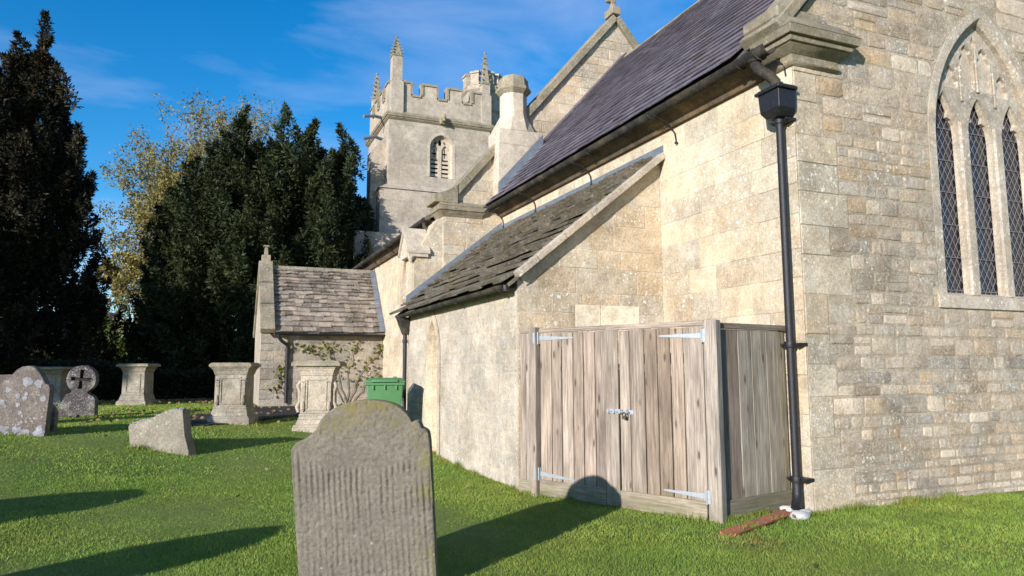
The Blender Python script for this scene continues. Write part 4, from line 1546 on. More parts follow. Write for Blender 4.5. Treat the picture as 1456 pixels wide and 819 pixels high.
dl = door(edL, 'l', tints=[(1.12, 1.05, .98), (1.05, .98, .93), (1.15, 1.1, 1.05), (.92, .86, .80), (1.02, .93, .88), (.9, .85, .82)])
dr = door(edR, 'r', strip=(1.018, 1.188), tints=[(.98, .95, .91), (1.0, .96, .91), (.82, .74, .66), (.76, .68, .60), (.92, .84, .76), (1.1, 1.07, 1.05)])
board('kick_board', MF, .066, 1.012, .012, .195, .031, .053, dl, True, tint=(.82, .80, .75), slope=-.0)
board('kick_board', MF, 1.192, 2.20, .0, .190, .031, .053, dr, True, tint=(.88, .85, .77))
board('top_rail', MF, -.25, 1.02, 1.935, 1.985, -.01, .03, fence, True, tint=(.98, .94, .90))
board('top_rail', MF, 1.022, 2.22, 1.930, 1.985, -.01, .035, fence, True, tint=(1.02, .98, .94))
# return panel
eR = [.155, .425, .635, .875, 1.112, 1.20]
tr = [(.72, .66, .62), (.98, 1.0, .95), (.93, .95, .88), (.95, .96, .88), (.85, .88, .74)]
ret = board('return_panel', MR, .10, 1.20, 1.5, 1.6, -.045, -.004, fence, True)
for i in range(5):
    board('board', MR, eR[i] + .005 - (.07 if i == 0 else 0), eR[i + 1] - .005, .12, 1.90, 0, .022 + rng.uniform(-.002, .003), ret, tint=tr[i])
board('kick_board', MR, .10, 1.20, -.03, .185, .026, .05, ret, True, tint=(.75, .76, .66), slope=-.012)
board('top_rail', MR, .10, 1.20, 1.905, 1.965, -.02, .045, ret, True, tint=(.72, .68, .62))


def hinge(xp, z, L, sg, ang, parent, dx=.0):
    m = MB()
    Mx = MF @ Matrix.Translation((xp, .027, z)) @ Matrix.Rotation(ang * sg, 4, 'Y')
    pts = [(0, 0, -.026), (sg * L * .5, 0, -.018), (sg * (L - .02), 0, -.008), (sg * L, 0, 0), (sg * (L - .02), 0, .008), (sg * L * .5, 0, .018), (0, 0, .026)]
    m.prism([Mx @ Vector(p) for p in pts], MF.to_3x3() @ Vector((0, .006, 0)))
    for q in (.12, .35, .6, .85):
        m.lathe([(.007, 0), (.007, .004)], (0, 0, 0), 6)
        k = len(m.v) - 12
        for j in range(k, len(m.v)):
            v = Vector(m.v[j])
            m.v[j] = tuple(Mx @ Vector((sg * L * q + v.x, .006 + v.z, v.y)))
    m.box(-.012 if sg > 0 else -.012, .012, .0, .014, -.07, .07, MF @ Matrix.Translation((xp, .03, z)))
    xo = -.045 if sg > 0 else .012
    m.box(xo, xo + .033, .072 if sg > 0 else .036, .077 if sg > 0 else .041, -.065, .065, MF @ Matrix.Translation((xp, 0 + .026, z)))
    m.tube([MF @ Vector((xp, .105 if False else .06, z - .075)), MF @ Vector((xp, .06, z + .075))], .009, 8)
    m.build('hinge', 'galv', parent)


hinge(.062, 1.868, .52, 1, .02, dl)
hinge(.062, .262, .52, 1, .06, dl)
hinge(2.205, 1.83, .51, -1, -.02, dr)
hinge(2.205, .235, .50, -1, -.03, dr)
m = MB()
for (a, b, z0, z1, d0, d1) in ((1.045, 1.235, 1.012, 1.058, .054, .058), (1.25, 1.37, 1.005, 1.052, .028, .034)):
    m.box(a, b, d0, d1, z0, z1, MF)
m.tube([MF @ Vector((1.04, .068, 1.035)), MF @ Vector((1.33, .068, 1.03))], .009, 8)
for xk in (1.07, 1.14, 1.22, 1.30):
    m.box(xk - .010, xk + .010, .05, .083, 1.013, 1.055, MF)
m.build('bolt', 'galv', dr)
m = MB()
m.tube([MF @ Vector((1.285 + .022 * math.cos(a * math.pi / 5), .085, 1.0 + .026 * math.sin(a * math.pi / 5))) for a in range(11)], .006, 6)
m.box(1.262, 1.308, .07, .095, .955, .99, MF)
m.build('padlock', 'ironworn', dr)

# terracotta channel and white stones at the foot of the pipe
m = MB()
a, b = Vector((5.60, 5.80, .012)), Vector((4.36, 5.32, -.008))
d = (b - a).normalized()
sd = Vector((-d.y, d.x, 0))
vs, fs = [], []
N = 7
for p in (a, b):
    for rr in (.085, .068):
        for k in range(N):
            an = math.pi + math.pi * k / (N - 1)
            vs.append(p + sd * rr * math.cos(an) + Vector((0, 0, rr * .45 * math.sin(an) + .035)))
for k in range(N - 1):
    fs += [(k, k + 1, 2 * N + k + 1, 2 * N + k), (N + k, 3 * N + k, 3 * N + k + 1, N + k + 1), (k, N + k, N + k + 1, k + 1), (2 * N + k, 2 * N + k + 1, 3 * N + k + 1, 3 * N + k)]
fs += [(0, 2 * N, 3 * N, N), (N - 1, 2 * N - 1, 4 * N - 1, 3 * N - 1)]
m.add(vs, fs)
o = m.build('drain_channel', 'terracotta')
tag(o, 'red terracotta drain channel lying in the grass below the black downpipe', 'drain')


def lump(c, sx, sy, sz, seed, n=10):
    r = random.Random(seed)
    bm = bmesh.new()
    bmesh.ops.create_icosphere(bm, subdivisions=2, radius=1)
    for v in bm.verts:
        k = 1 + r.uniform(-.16, .16)
        v.co = Vector((c[0] + v.co.x * sx * k, c[1] + v.co.y * sy * k, c[2] + v.co.z * sz * k))
    m = MB()
    m.add([v.co.copy() for v in bm.verts], [tuple(v.index for v in f.verts) for f in bm.faces])
    bm.free()
    return m


for k, (x, y, s, lb) in enumerate(((5.50, 5.61, .085, 'larger white limewashed stone beside the end of the terracotta channel'), (5.66, 5.70, .06, 'small white stone lying right against the church corner'), (5.62, 5.90, .07, 'white stone tucked under the mouth of the black downpipe'))):
    tag(lump((x, y, .03), s * 1.3, s, s * .6, k + 3).build('stone', 'whitestone', smooth=60), lb, 'stone', 'white stones at the drain')

# ------------------------------------------------------------ gravestones
def rotZ(loc, rz, tilt=0.0, back=0.0):
    return Matrix.Translation(loc) @ Matrix.Rotation(rz, 4, 'Z') @ Matrix.Rotation(back, 4, 'X') @ Matrix.Rotation(tilt, 4, 'Y')


def placed(m, name, mat, Mx, parent=None, **kw):
    o = m.build(name, mat, None, **kw)
    COL.objects.unlink(o)
    o.matrix_basis = Mx
    return link(o, parent)


# the big foreground headstone, tooled face modelled as a dense relief
OUT = [(-.476, -.30), (-.476, .036), (-.488, .985), (-.451, 1.026), (-.376, 1.054), (-.335, 1.082), (-.308, 1.108), (-.283, 1.150), (-.253, 1.191), (-.215, 1.222), (-.177, 1.243), (-.127, 1.262), (-.077, 1.274), (-.02, 1.284), (.031, 1.286), (.09, 1.284),
       (.142, 1.277), (.19, 1.266), (.237, 1.25), (.274, 1.23), (.307, 1.206), (.337, 1.176), (.36, 1.144), (.377, 1.108), (.392, 1.115), (.407, 1.116), (.421, 1.111), (.43, 1.099), (.437, 1.08), (.442, 1.064), (.455, 1.055), (.469, 1.048), (.480, 1.037), (.487, 1.022), (.490, .99), (.492, .959), (.474, -.036), (.474, -.30)]
TH = .115
m = MB()
P2 = np.array(OUT)
gx = np.linspace(-.50, .50, 190)
gzv = np.linspace(-.30, 1.30, 290)
GX, GZ_ = np.meshgrid(gx, gzv, indexing='ij')


def sdist(x, z):
    d = np.full(x.shape, 9.0)
    for i in range(len(P2)):
        a, b = P2[i], P2[(i + 1) % len(P2)]
        ab = b - a
        t = np.clip(((x - a[0]) * ab[0] + (z - a[1]) * ab[1]) / (ab @ ab + 1e-12), 0, 1)
        d = np.minimum(d, np.hypot(x - a[0] - ab[0] * t, z - a[1] - ab[1] * t))
    return d


def vnoise(x, y, seed):
    r = np.random.default_rng(seed)
    T = r.random((64, 64))
    xi, yi = np.floor(x).astype(int), np.floor(y).astype(int)
    fx, fy = x - xi, y - yi
    fx, fy = fx * fx * (3 - 2 * fx), fy * fy * (3 - 2 * fy)
    g = lambda i, j: T[(xi + i) % 64, (yi + j) % 64]
    return (g(0, 0) * (1 - fx) + g(1, 0) * fx) * (1 - fy) + (g(0, 1) * (1 - fx) + g(1, 1) * fx) * fy


ins = inpoly(GX, GZ_, OUT)
sdv = sdist(GX, GZ_)
wob = (vnoise(GX * 6, GZ_ * 9, 1) - .5) * .010 + (vnoise(GX * 30, GZ_ * 30, 2) - .5) * .004
fur = np.sin((GX + wob * .6) * 2 * np.pi / .041 + vnoise(GX * 3, GZ_ * 1.6, 12) * 2.6)
fur = np.sign(fur) * np.abs(fur) ** .8
edge = np.clip((.84 - GZ_ + (vnoise(GX * 7, GZ_ * 0 + 3.3, 3) - .5) * .10 + np.clip(-.25 - GX, 0, 1) * .9) / .05, 0, 1)
low = np.clip((GZ_ - .16 - (vnoise(GX * 5, GZ_ * 0 + 9.1, 4)) * .28) / .2, .5, 1)
brk = np.clip((vnoise(GX * 24.4, GZ_ * 7, 5) - .2) / .2, .12, 1) * (.55 + .6 * vnoise(GX * 24.4 + 5, GZ_ * 2, 15)) * np.clip(.45 + 1.3 * (vnoise(GX * 4, GZ_ * 5, 16) - .1), .3, 1)
rel = fur * .0072 * edge * low * brk
rel += -(np.clip((vnoise(GX * 42, GZ_ * 42, 6) - .72) / .1, 0, 1)) * .004
rel += (vnoise(GX * 60, GZ_ * 60, 7) - .5) * .0024 + (vnoise(GX * 9, GZ_ * 9, 8) - .5) * .004
rel += -np.clip((vnoise(GX * 28, GZ_ * 46, 9) - .66) / .1, 0, 1) * .005 * np.clip(.5 - low * .4, 0, 1)
rd = .013
rel -= rd - np.sqrt(np.maximum(0, rd * rd - np.maximum(0, rd - sdv) ** 2))
# scroll at the right shoulder
rel += .010 * np.exp(-(((GX - .40) / .05) ** 2 + ((GZ_ - 1.03) / .07) ** 2))
idx = -np.ones(GX.shape, int)
idx[ins] = np.arange(ins.sum())
Vf = np.stack([GX[ins], -TH / 2 - rel[ins], GZ_[ins]], -1)
cell = ins[:-1, :-1] & ins[1:, :-1] & ins[1:, 1:] & ins[:-1, 1:]
Ff = np.stack([idx[:-1, :-1][cell], idx[1:, :-1][cell], idx[1:, 1:][cell], idx[:-1, 1:][cell]], -1)
FG = Vector((1.082, 5.10, 0.0))
hs_label = 'large grey-brown headstone with round mossy top and rows of vertical chisel marks, nearest of all'
face = np_mesh('tooled_face', Vf, Ff, np.ones((len(Vf), 3)), 'headstone', smooth=True)
MFG = rotZ(FG, -R(24), -R(4.4), R(0.5))
COL.objects.unlink(face)
body = MB()
n = len(OUT)
fr = [(p[0], -TH / 2 + .021, p[1]) for p in OUT]
c_ = np.array([0, .6])
fi = [(p[0] * .995, -TH / 2 + .006, p[1] - .002 if p[1] > .9 else p[1]) for p in OUT]
fi = []
for i, p in enumerate(OUT):
    a, b = np.array(OUT[i - 1]), np.array(OUT[(i + 1) % n])
    tg = (b - a) / (np.linalg.norm(b - a) + 1e-9)
    nn = np.array([tg[1], -tg[0]]) * (1 if True else 1)
    q = np.array(p) - nn * -.010 * -1
    q1 = np.array(p) + nn * .010
    if not inpoly(np.array(q1[0]), np.array(q1[1]), OUT): q1 = np.array(p) - nn * .010
    fi.append((q1[0], -TH / 2 + .009, q1[1]))
bk = [(p[0], TH / 2 - .01, p[1]) for p in OUT]
bb = [(p[0] * .985, TH / 2, p[1] - (.01 if p[1] > .9 else 0)) for p in OUT]
body.add(fi + fr + bk + bb, [tuple(range(n)), tuple(range(4 * n - 1, 3 * n - 1, -1))] + [(k * n + i, k * n + (i + 1) % n, (k + 1) * n + (i + 1) % n, (k + 1) * n + i) for k in range(3) for i in range(n)])
hso = placed(body, 'headstone', 'headstone', MFG, smooth=40)
tag(hso, hs_label, 'headstone')
face.matrix_basis = Matrix.Identity(4)
COL.objects.link(face)
face.parent = hso


def slab_stone(name, outl_, th, mat, Mx, label, cat, bevel=.012, parent=None, group=None):
    m = MB().prism([(p[0], -th / 2, p[1]) for p in outl_], (0, th, 0))
    o = placed(m, name, mat, Mx, parent, bevel=bevel, seg=2, smooth=40)
    if label: tag(o, label, cat, group)
    return o


# leaning slab with a white broken top edge
Ml = rotZ((-.60, 12.12, gz(-.6, 12.12) - .02), -R(34), 0, R(-6)) @ Matrix.Scale(1.1, 4)
lo = [(-.40, -.25), (-.44, -.05), (-.535, .34), (-.50, .365), (-.33, .42), (-.20, .445), (-.09, .50), (0, .54), (.08, .575), (.17, .58), (.28, .582), (.36, .22), (.445, .02), (.47, -.25)]
led = slab_stone('broken_headstone', lo, .17, 'ledger', Ml, 'low broken grey slab tilted in the lawn with a ragged whitish top edge', 'headstone', .015)
m = MB()
r = random.Random(3)
for i in range(26):
    f = i / 25
    x = -.50 + f * .77
    zt_ = np.interp(x, [p[0] for p in lo[2:11]], [p[1] for p in lo[2:11]])
    l_ = lump((x, r.uniform(-.07, .06), zt_ - .002), .03 + r.random() * .02, .045, .012 + r.random() * .012, 60 + i)
    m.add(l_.v, l_.f)
o = placed(m, 'lichen_crust', 'lichenblob', Matrix.Identity(4), None, smooth=60)
o.parent = led
tag(o, kind='stuff')

# lichen-blotched round-topped stone on the far left
st = [(-.40, -.35), (-.385, .78), (-.36, .84), (-.30, .85), (-.25, .93), (-.18, 1.02), (-.10, 1.08), (0, 1.10), (.10, 1.08), (.18, 1.02), (.25, .93), (.30, .85), (.355, .84), (.385, .78), (.40, -.35)]
g0 = gz(-2.62, 13.32)
Ms = rotZ((-2.66, 13.30, g0 - .02), -R(24), R(6), R(3))
sl_ = slab_stone('headstone', st, .12, 'redstone', Ms, 'brown round-topped headstone with big pale lichen discs, at the left edge', 'headstone', .014)
r = random.Random(8)
blobs = [(.02, .86, .075), (.20, .84, .065), (-.26, .70, .045), (-.10, .62, .04), (.02, .60, .04), (.03, .66, .03), (.30, .62, .045), (-.33, .5, .05), (-.08, .49, .035), (-.03, .37, .033), (-.28, .45, .025), (-.02, .2, .03)]
for k in range(20):
    x = r.uniform(-.36, .34)
    blobs.append((x, .02 + r.random() * .10 * (1.6 if x > .1 else 1) , r.uniform(.03, .075)))
for k in range(14):
    blobs.append((r.uniform(-.34, .34), r.uniform(.05, .8), r.uniform(.01, .022)))
for k, (x, z, rr) in enumerate(blobs):
    rk = random.Random(k)
    pts = []
    for i in range(14):
        a = 2 * math.pi * i / 14
        q = rr * (1 + rk.uniform(-.22, .22))
        pts.append((x + q * math.cos(a), -.0605 - .0006 * (k % 9) - .002, z + q * math.sin(a)))
    m = MB()
    m.add(pts + [(x, -.068 - .0006 * (k % 9), z)], [(i, (i + 1) % 14, 14) for i in range(14)], vary((1, 1, 1.02), .15, .02))
    o = placed(m, 'lichen_disc', 'lichenblob', Matrix.Identity(4), None, smooth=60)
    o.parent = sl_
bs = [(-.33, -.3), (-.33, .45), (-.25, .56), (.25, .56), (.33, .45), (.33, -.3)]
slab_stone('headstone', bs, .1, 'redstone', rotZ((-2.60, 13.85, gz(-2.5, 13.8) - .12), -R(20), R(2)), 'small dark red-brown headstone half hidden behind the lichen-blotched one', 'headstone')
slab_stone('headstone', [(-.5, -.3), (-.5, .86), (-.42, .90), (.42, .90), (.5, .86), (.5, -.3)], .1, 'redstone', rotZ((-3.55, 15.3, gz(-3.5, 15.3)), -R(15), R(-2)), 'plain flat-topped brown headstone cut by the left edge of the picture', 'headstone')

# wheel-head cross stone
Mc = rotZ((-2.50, 17.30, gz(-2.5, 17.3) - .02), -R(14), R(5), R(2))
cs = [(-.36, -.3), (-.36, .12), (-.33, .30), (-.27, .44), (-.24, .50), (-.15, .54)]
for i in range(21):
    a = R(238 - i * (238 + 58) / 20)
    cs.append((.285 * math.cos(a), .82 + .285 * math.sin(a)))
cs += [(.16, .54), (.27, .49), (.32, .42), (.35, .12), (.36, -.3)]
cs2 = list(cs)
a, b = .030, .042
crx = []
cy0 = .82
arm = .20
crx = [(-b, cy0 - arm), (b, cy0 - arm), (a, cy0 - .05), (a, cy0 - a), (.05, cy0 - a), (arm, cy0 - b), (arm, cy0 + b), (.05, cy0 + a), (a, cy0 + a), (a, cy0 + .05), (b, cy0 + arm), (-b, cy0 + arm), (-a, cy0 + .05), (-a, cy0 + a), (-.05, cy0 + a), (-arm, cy0 + b), (-arm, cy0 - b), (-.05, cy0 - a), (-a, cy0 - a), (-a, cy0 - .05)]
m = MB().poly_holes(cs, [crx], lambda s, z, d: Vector((s, -.09 - d, z)), .075)
m.prism([(p[0], -.0149, p[1]) for p in cs], (0, .10, 0))
cross = placed(m, 'cross_stone', 'speckstone', Mc)
tag(cross, 'dark lichen-speckled gravestone with a disc head and a sunk cross', 'gravestone')
m = MB().prism([(p[0] * .98, -.022, cy0 + (p[1] - cy0) * .98) for p in crx], (0, .004, 0))
o = placed(m, 'cross', 'path', Matrix.Identity(4))  # dark sheet on the recess floor: shade and dirt put into its colour
o.parent = cross


def tomb(name, loc, label, S, mat, dep=.62, relief=True, capm='weathered', scroll=False):
    """pedestal tomb: S = widths/heights in metres (base, body, cap, height)"""
    wb, wm, wc, H = S
    t = thing(name, loc, label, 'tomb', 'pedestal tombs in the churchyard')
    x, y, z = loc

    def tb(m, *a, **k):
        Mt = Matrix.Translation((x, y, 0)) @ Matrix.Rotation(R(-19), 4, 'Z') @ Matrix.Translation((-x, -y, 0))
        m.v = [tuple(Mt @ Vector(p)) for p in m.v]
        return m.build(*a, **k)

    def lay_(m, w0, za, w1, zb):
        k = dep / wm
        m.frus((x - w0 / 2, x + w0 / 2, y - w0 * k / 2, y + w0 * k / 2), z + za, (x - w1 / 2, x + w1 / 2, y - w1 * k / 2, y + w1 * k / 2), z + zb)

    m = MB()
    lay_(m, wb, -.25, wb, .09 * H)
    lay_(m, wb * .98, .0901 * H, wb * .93, .12 * H)
    tb(m, 'plinth', mat, t, bevel=.015, seg=2)
    m = MB()
    lay_(m, wb * .88, .1202 * H, wm * 1.12, .19 * H)
    lay_(m, wm * 1.12, .1901 * H, wm * 1.05, .24 * H)
    lay_(m, wm * 1.08, .2401 * H, wm * 1.03, .27 * H)
    tb(m, 'base_moulding', mat, t, bevel=.012, seg=2)
    m = MB()
    lay_(m, wm, .2702 * H, wm * .99, .80 * H)
    bd = tb(m, 'body', mat, t, bevel=.008)
    k = dep / wm
    y0 = y - wm * k / 2
    pw = wm * .56
    fr_ = MB()
    fr_.poly_holes([(x - pw / 2 - .03, z + .31 * H), (x + pw / 2 + .03, z + .31 * H), (x + pw / 2 + .03, z + .76 * H), (x - pw / 2 - .03, z + .76 * H)], [[(x - pw / 2, z + .335 * H), (x + pw / 2, z + .335 * H), (x + pw / 2, z + .735 * H), (x - pw / 2, z + .735 * H)]], lambda s, zz, d: Vector((s, y0 - .018 - d, zz)), .03)
    tb(fr_, 'panel_frame', mat, bd, bevel=.004)
    if relief:
        for sg in (-1, 1):
            m = MB()
            xs_ = x + sg * (wm / 2 - .055)
            m.box(xs_ - .035, xs_ + .035, y0 - .022, y0 + .01, z + .33 * H, z + .70 * H)
            m.lathe([(.02, 0), (.045, .05), (.04, .12), (.02, .2)], (xs_, y0 - .02, z + .30 * H), 8)
            m.box(xs_ - .045, xs_ + .045, y0 - .03, y0 + .01, z + .71 * H, z + .745 * H)
            tb(m, 'pilaster', mat, bd, bevel=.006)
            if not scroll: continue
            m = MB()
            xs_ = x + sg * (wm / 2 + .012)
            m.tube([(xs_, y0 + .06, z + .72 * H), (xs_ + sg * .05, y0 + .05, z + .66 * H), (xs_ + sg * .015, y0 + .05, z + .58 * H), (xs_ + sg * .01, y0 + .05, z + .44 * H), (xs_ + sg * .055, y0 + .05, z + .36 * H), (xs_ + sg * .03, y0 + .05, z + .29 * H)], [.03, .04, .028, .028, .04, .03], 8)
            tb(m, 'scroll', mat, bd, smooth=50)
    m = MB()
    lay_(m, wm * 1.03, .8002 * H, wm * 1.05, .82 * H)
    lay_(m, wm * 1.04, .8202 * H, wm * 1.10, .87 * H)
    lay_(m, wm * 1.12, .8702 * H, wm * 1.14, .89 * H)
    lay_(m, wm * 1.15, .8902 * H, wm * 1.28, .93 * H)
    tb(m, 'cornice', mat, t, bevel=.006)
    m = MB()
    lay_(m, wc, .9302 * H, wc, .975 * H)
    lay_(m, wc * .985, .9752 * H, wc * .9, H)
    tb(m, 'cap', capm, t, bevel=.012, seg=2)
    return t


tomb('pedestal_tomb', (1.97, 14.28, gz(1.97, 14.0)), 'tall cream pedestal tomb with carved panel, in front of the porch beside the green bin', (.84, .60, .92, 1.36), 'tomb', .5, scroll=True)
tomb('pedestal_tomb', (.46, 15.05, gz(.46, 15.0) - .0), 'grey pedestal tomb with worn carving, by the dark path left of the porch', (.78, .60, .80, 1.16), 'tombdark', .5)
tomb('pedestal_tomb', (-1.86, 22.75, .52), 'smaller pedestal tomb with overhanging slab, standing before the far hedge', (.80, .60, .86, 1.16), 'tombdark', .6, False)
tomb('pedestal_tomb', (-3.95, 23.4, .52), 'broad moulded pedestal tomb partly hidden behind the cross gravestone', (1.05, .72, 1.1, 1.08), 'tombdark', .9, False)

# two headstones beyond the left edge of the picture whose shadows lie on the grass
st2 = [(-.45, -.3), (-.45, .95), (-.38, 1.05), (-.25, 1.18), (0, 1.26), (.25, 1.18), (.38, 1.05), (.45, .95), (.45, -.3)]
slab_stone('headstone', [(p[0] * 1.25, p[1] * 1.08) for p in st2], .12, 'ledger', rotZ((-4.65, 7.0, 0.05), -R(20)), 'wide round-topped headstone standing left of the picture, shadowing the lawn', 'headstone')
slab_stone('headstone', st2, .12, 'ledger', rotZ((-3.0, 4.75, 0), -R(40)), 'round-topped headstone standing left of the picture near the camera', 'headstone')

# ------------------------------------------------------------ wheelie bin
BX, BY = 2.93, 12.80
bz = gz(BX, BY) + .03
wb = thing('wheelie_bin', (BX, BY, bz), 'green plastic wheelie bin with closed lid beside the vestry wall', 'bin')
MBn = Matrix.Translation((BX, BY, bz)) @ Matrix.Rotation(R(-14), 4, 'Z') @ Matrix.Diagonal((1.12, 1.12, 1.13, 1))


def tf(m):
    m.v = [tuple(MBn @ Vector(p)) for p in m.v]
    return m


m = MB()
m.frus((-.23, .23, -.24, .24), .06, (-.285, .285, -.33, .33), .97)
tf(m).build('bin_body', 'bin', wb, bevel=.025, seg=3, smooth=40)
m = MB()
m.box(-.305, .305, -.355, .355, .955, .995)
for x in (-.18, .0, .18):
    m.box(x - .012, x + .012, -.352, -.325, .885, .957)
for y in (-.2, 0, .2):
    m.box(.285, .318, y - .012, y + .012, .885, .957)
tf(m).build('bin_rim', 'bin', wb, bevel=.008, seg=2)
m = MB()
m.frus((-.315, .315, -.365, .365), .998, (-.315, .315, -.365, .365), 1.02)
m.frus((-.30, .30, -.35, .35), 1.0205, (-.24, .24, -.27, .27), 1.065)
m.box(-.2, .2, -.39, -.34, 1.005, 1.04)
m.tube([(-.26, .33, 1.03), (-.26, .40, 1.045), (.26, .40, 1.045), (.26, .33, 1.03)], .017, 8)
for x in (-.15, .15):
    m.box(x - .03, x + .03, .1, .16, 1.05, 1.085)
tf(m).build('bin_lid', 'bin', wb, bevel=.010, seg=2, smooth=40)
for sg in (-1, 1):
    m = MB()
    m.tube([(sg * .27, .27, .10), (sg * .32, .27, .10)], .10, 16)
    tf(m).build('wheel', 'rubber', wb, smooth=40)
m = MB()
m.tube([(-.24, .36, .94), (-.24, .42, .985), (.24, .42, .985), (.24, .36, .94)], .016, 8)
tf(m).build('handle', 'bin', wb)

# ------------------------------------------------------------ foliage
def leaves(name, P, D, L, W, tint, mat, parent=None, kind=None, rng_=nr, flat=.5):
    """quads at P pointing along D"""
    n = len(P)
    D = D / (np.linalg.norm(D, axis=1, keepdims=True) + 1e-9)
    q = rng_.normal(size=(n, 3))
    S = np.cross(D, q)
    S /= np.linalg.norm(S, axis=1, keepdims=True) + 1e-9
    L = np.asarray(L).reshape(-1, 1)
    W = np.asarray(W).reshape(-1, 1)
    v0 = P - D * L * .15
    v1 = P + D * L * .45 + S * W * .5
    v2 = P + D * L
    v3 = P + D * L * .45 - S * W * .5
    V = np.stack([v0, v1, v2, v3], 1).reshape(-1, 3)
    F = np.arange(4 * n).reshape(-1, 4)
    T = np.repeat(tint, 4, axis=0)
    return np_mesh(name, V, F, T, mat, parent)


def unit(v):
    return v / (np.linalg.norm(v, axis=-1, keepdims=True) + 1e-9)


def spire_tree(name, c, prof, H, nfr, per, mat, label, trunk, seed, leaf=(.17, .055), up=1.0, fr_len=(1.4, 2.8), lean=(0, 0), asym=None, group='churchyard trees', rad=.26, leaders=None, share=.7):
    """evergreen made of many upswept sprays; prof(f) gives crown radius at height fraction f"""
    r = np.random.default_rng(seed)
    t = thing(name, c, label, 'tree', group)
    c = np.array(c, float)
    f = r.random(nfr) ** .85
    a = r.random(nfr) * 2 * np.pi
    Rr = np.array([prof(x) for x in f])
    if asym is not None: Rr = Rr * asym(a)
    rad_ = Rr * np.sqrt(.25 + .75 * r.random(nfr))
    tip = np.stack([np.cos(a) * rad_, np.sin(a) * rad_, f * H], -1)
    out_ = np.stack([np.cos(a), np.sin(a), np.zeros(nfr)], -1)
    d = unit(out_ * (.55 + .3 * r.random((nfr, 1))) + np.array([0, 0, 1]) * up * (.6 + .8 * r.random((nfr, 1))) + r.normal(size=(nfr, 3)) * .15)
    ln = (fr_len[0] + (fr_len[1] - fr_len[0]) * r.random(nfr)) * (.55 + .45 * np.clip(Rr / max(Rr.max(), .1), 0, 1))
    base = tip - d * ln[:, None]
    nl = nfr // 4            # upright leaders whose points break the outline
    ex = np.zeros(nfr)
    ex[:nl] = .5 + .7 * r.random(nl)
    sel = np.arange(nfr) < nl
    rad2 = Rr * (.80 + .18 * r.random(nfr))
    tip = np.where(sel[:, None], np.stack([np.cos(a) * rad2, np.sin(a) * rad2, f * H + ex], -1), tip)
    d = np.where(sel[:, None], unit(out_ * .28 + np.array([0, 0, 1]) + r.normal(size=(nfr, 3)) * .10), d)
    ln = np.where(sel, ln * 1.25 + .3, ln)
    base = tip - d * ln[:, None]
    if leaders is not None:
        LD = np.array(leaders, float)
        m_ = int(nfr * share)
        w_ = LD[:, 3] * LD[:, 2]
        li = r.choice(len(LD), m_, p=w_ / w_.sum())
        fl = .10 + .90 * r.random(m_) ** .75
        Rl = LD[li, 3] * np.clip((1 - fl) * 2.0, .05, 1) ** .75 * np.sqrt(.35 + .65 * r.random(m_))
        al = r.random(m_) * 2 * np.pi
        ol = np.stack([np.cos(al), np.sin(al), np.zeros(m_)], -1)
        tip[:m_] = np.stack([LD[li, 0], LD[li, 1], fl * LD[li, 2]], -1) + ol * Rl[:, None]
        d[:m_] = unit(ol * (.35 + .35 * r.random((m_, 1))) + np.array([0, 0, 1.0]) + r.normal(size=(m_, 3)) * .13)
        ln[:m_] = (fr_len[0] + (fr_len[1] - fr_len[0]) * r.random(m_)) * .8
        sel = np.arange(nfr) < m_ // 2
        z_ok = tip[:, 2] < np.where(np.arange(nfr) < m_, 99, H * .93)
        tip[~z_ok, 2] *= .90
    base = tip - d * ln[:, None]
    k = np.repeat(np.arange(nfr), per)
    n = len(k)
    s = r.random(n) ** .8
    env = np.where(sel, .62, 1.0)[k] * .34 * (ln[k] / 2) * np.clip((1 - s) ** .75 * (.35 + 1.3 * np.minimum(s * 2.5, 1)), .03, 2)
    rn_ = unit(r.normal(size=(n, 3))) * (r.random((n, 1)) ** .5)
    P = base[k] + d[k] * (ln[k] * s)[:, None] + rn_ * env[:, None]
    P[:, 2] = np.maximum(P[:, 2], .15)
    D = d[k] * .7 + unit(rn_) * .75 + r.normal(size=(n, 3)) * .35 - np.array([0, 0, .25])
    br = (.75 + .5 * r.random(nfr))[k] * (.7 + .6 * r.random(n))
    hue = 1 + (r.random(nfr)[k] - .5) * .25
    T = np.stack([br * hue, br, br * (2 - hue)], -1)
    sc = .7 + .6 * r.random(n)
    leaves('crown', P + c, D, leaf[0] * sc, leaf[1] * sc, T, mat, t, rng_=r)
    m = MB()
    m.tube([tuple(c + np.array([0, 0, -.3])), tuple(c + np.array([.05, 0, H * .3])), tuple(c + np.array([lean[0], lean[1], H * .7]))], [rad * 1.25, rad, rad * .4], 10)
    for i in range(trunk):
        aa = r.random() * 6.28
        z0 = H * (.12 + .3 * r.random())
        m.tube([tuple(c + np.array([0, 0, z0])), tuple(c + np.array([math.cos(aa) * .8, math.sin(aa) * .8, z0 + .8])), tuple(c + np.array([math.cos(aa) * 1.6, math.sin(aa) * 1.6, z0 + 2.4]))], [.11, .08, .03], 7)
    m.build('trunk', 'bark', t, smooth=50)
    return t


def pf_big(f):
    return np.interp(f, [0, .06, .25, .45, .62, .78, .9, 1.0], [3.2, 3.9, 4.5, 4.6, 4.4, 3.8, 2.7, 1.2])


def along_view(offs):
    return [(o * .92 + q * .39, -o * .39 + q * .92, h, rr_) for (o, q, h, rr_) in offs]


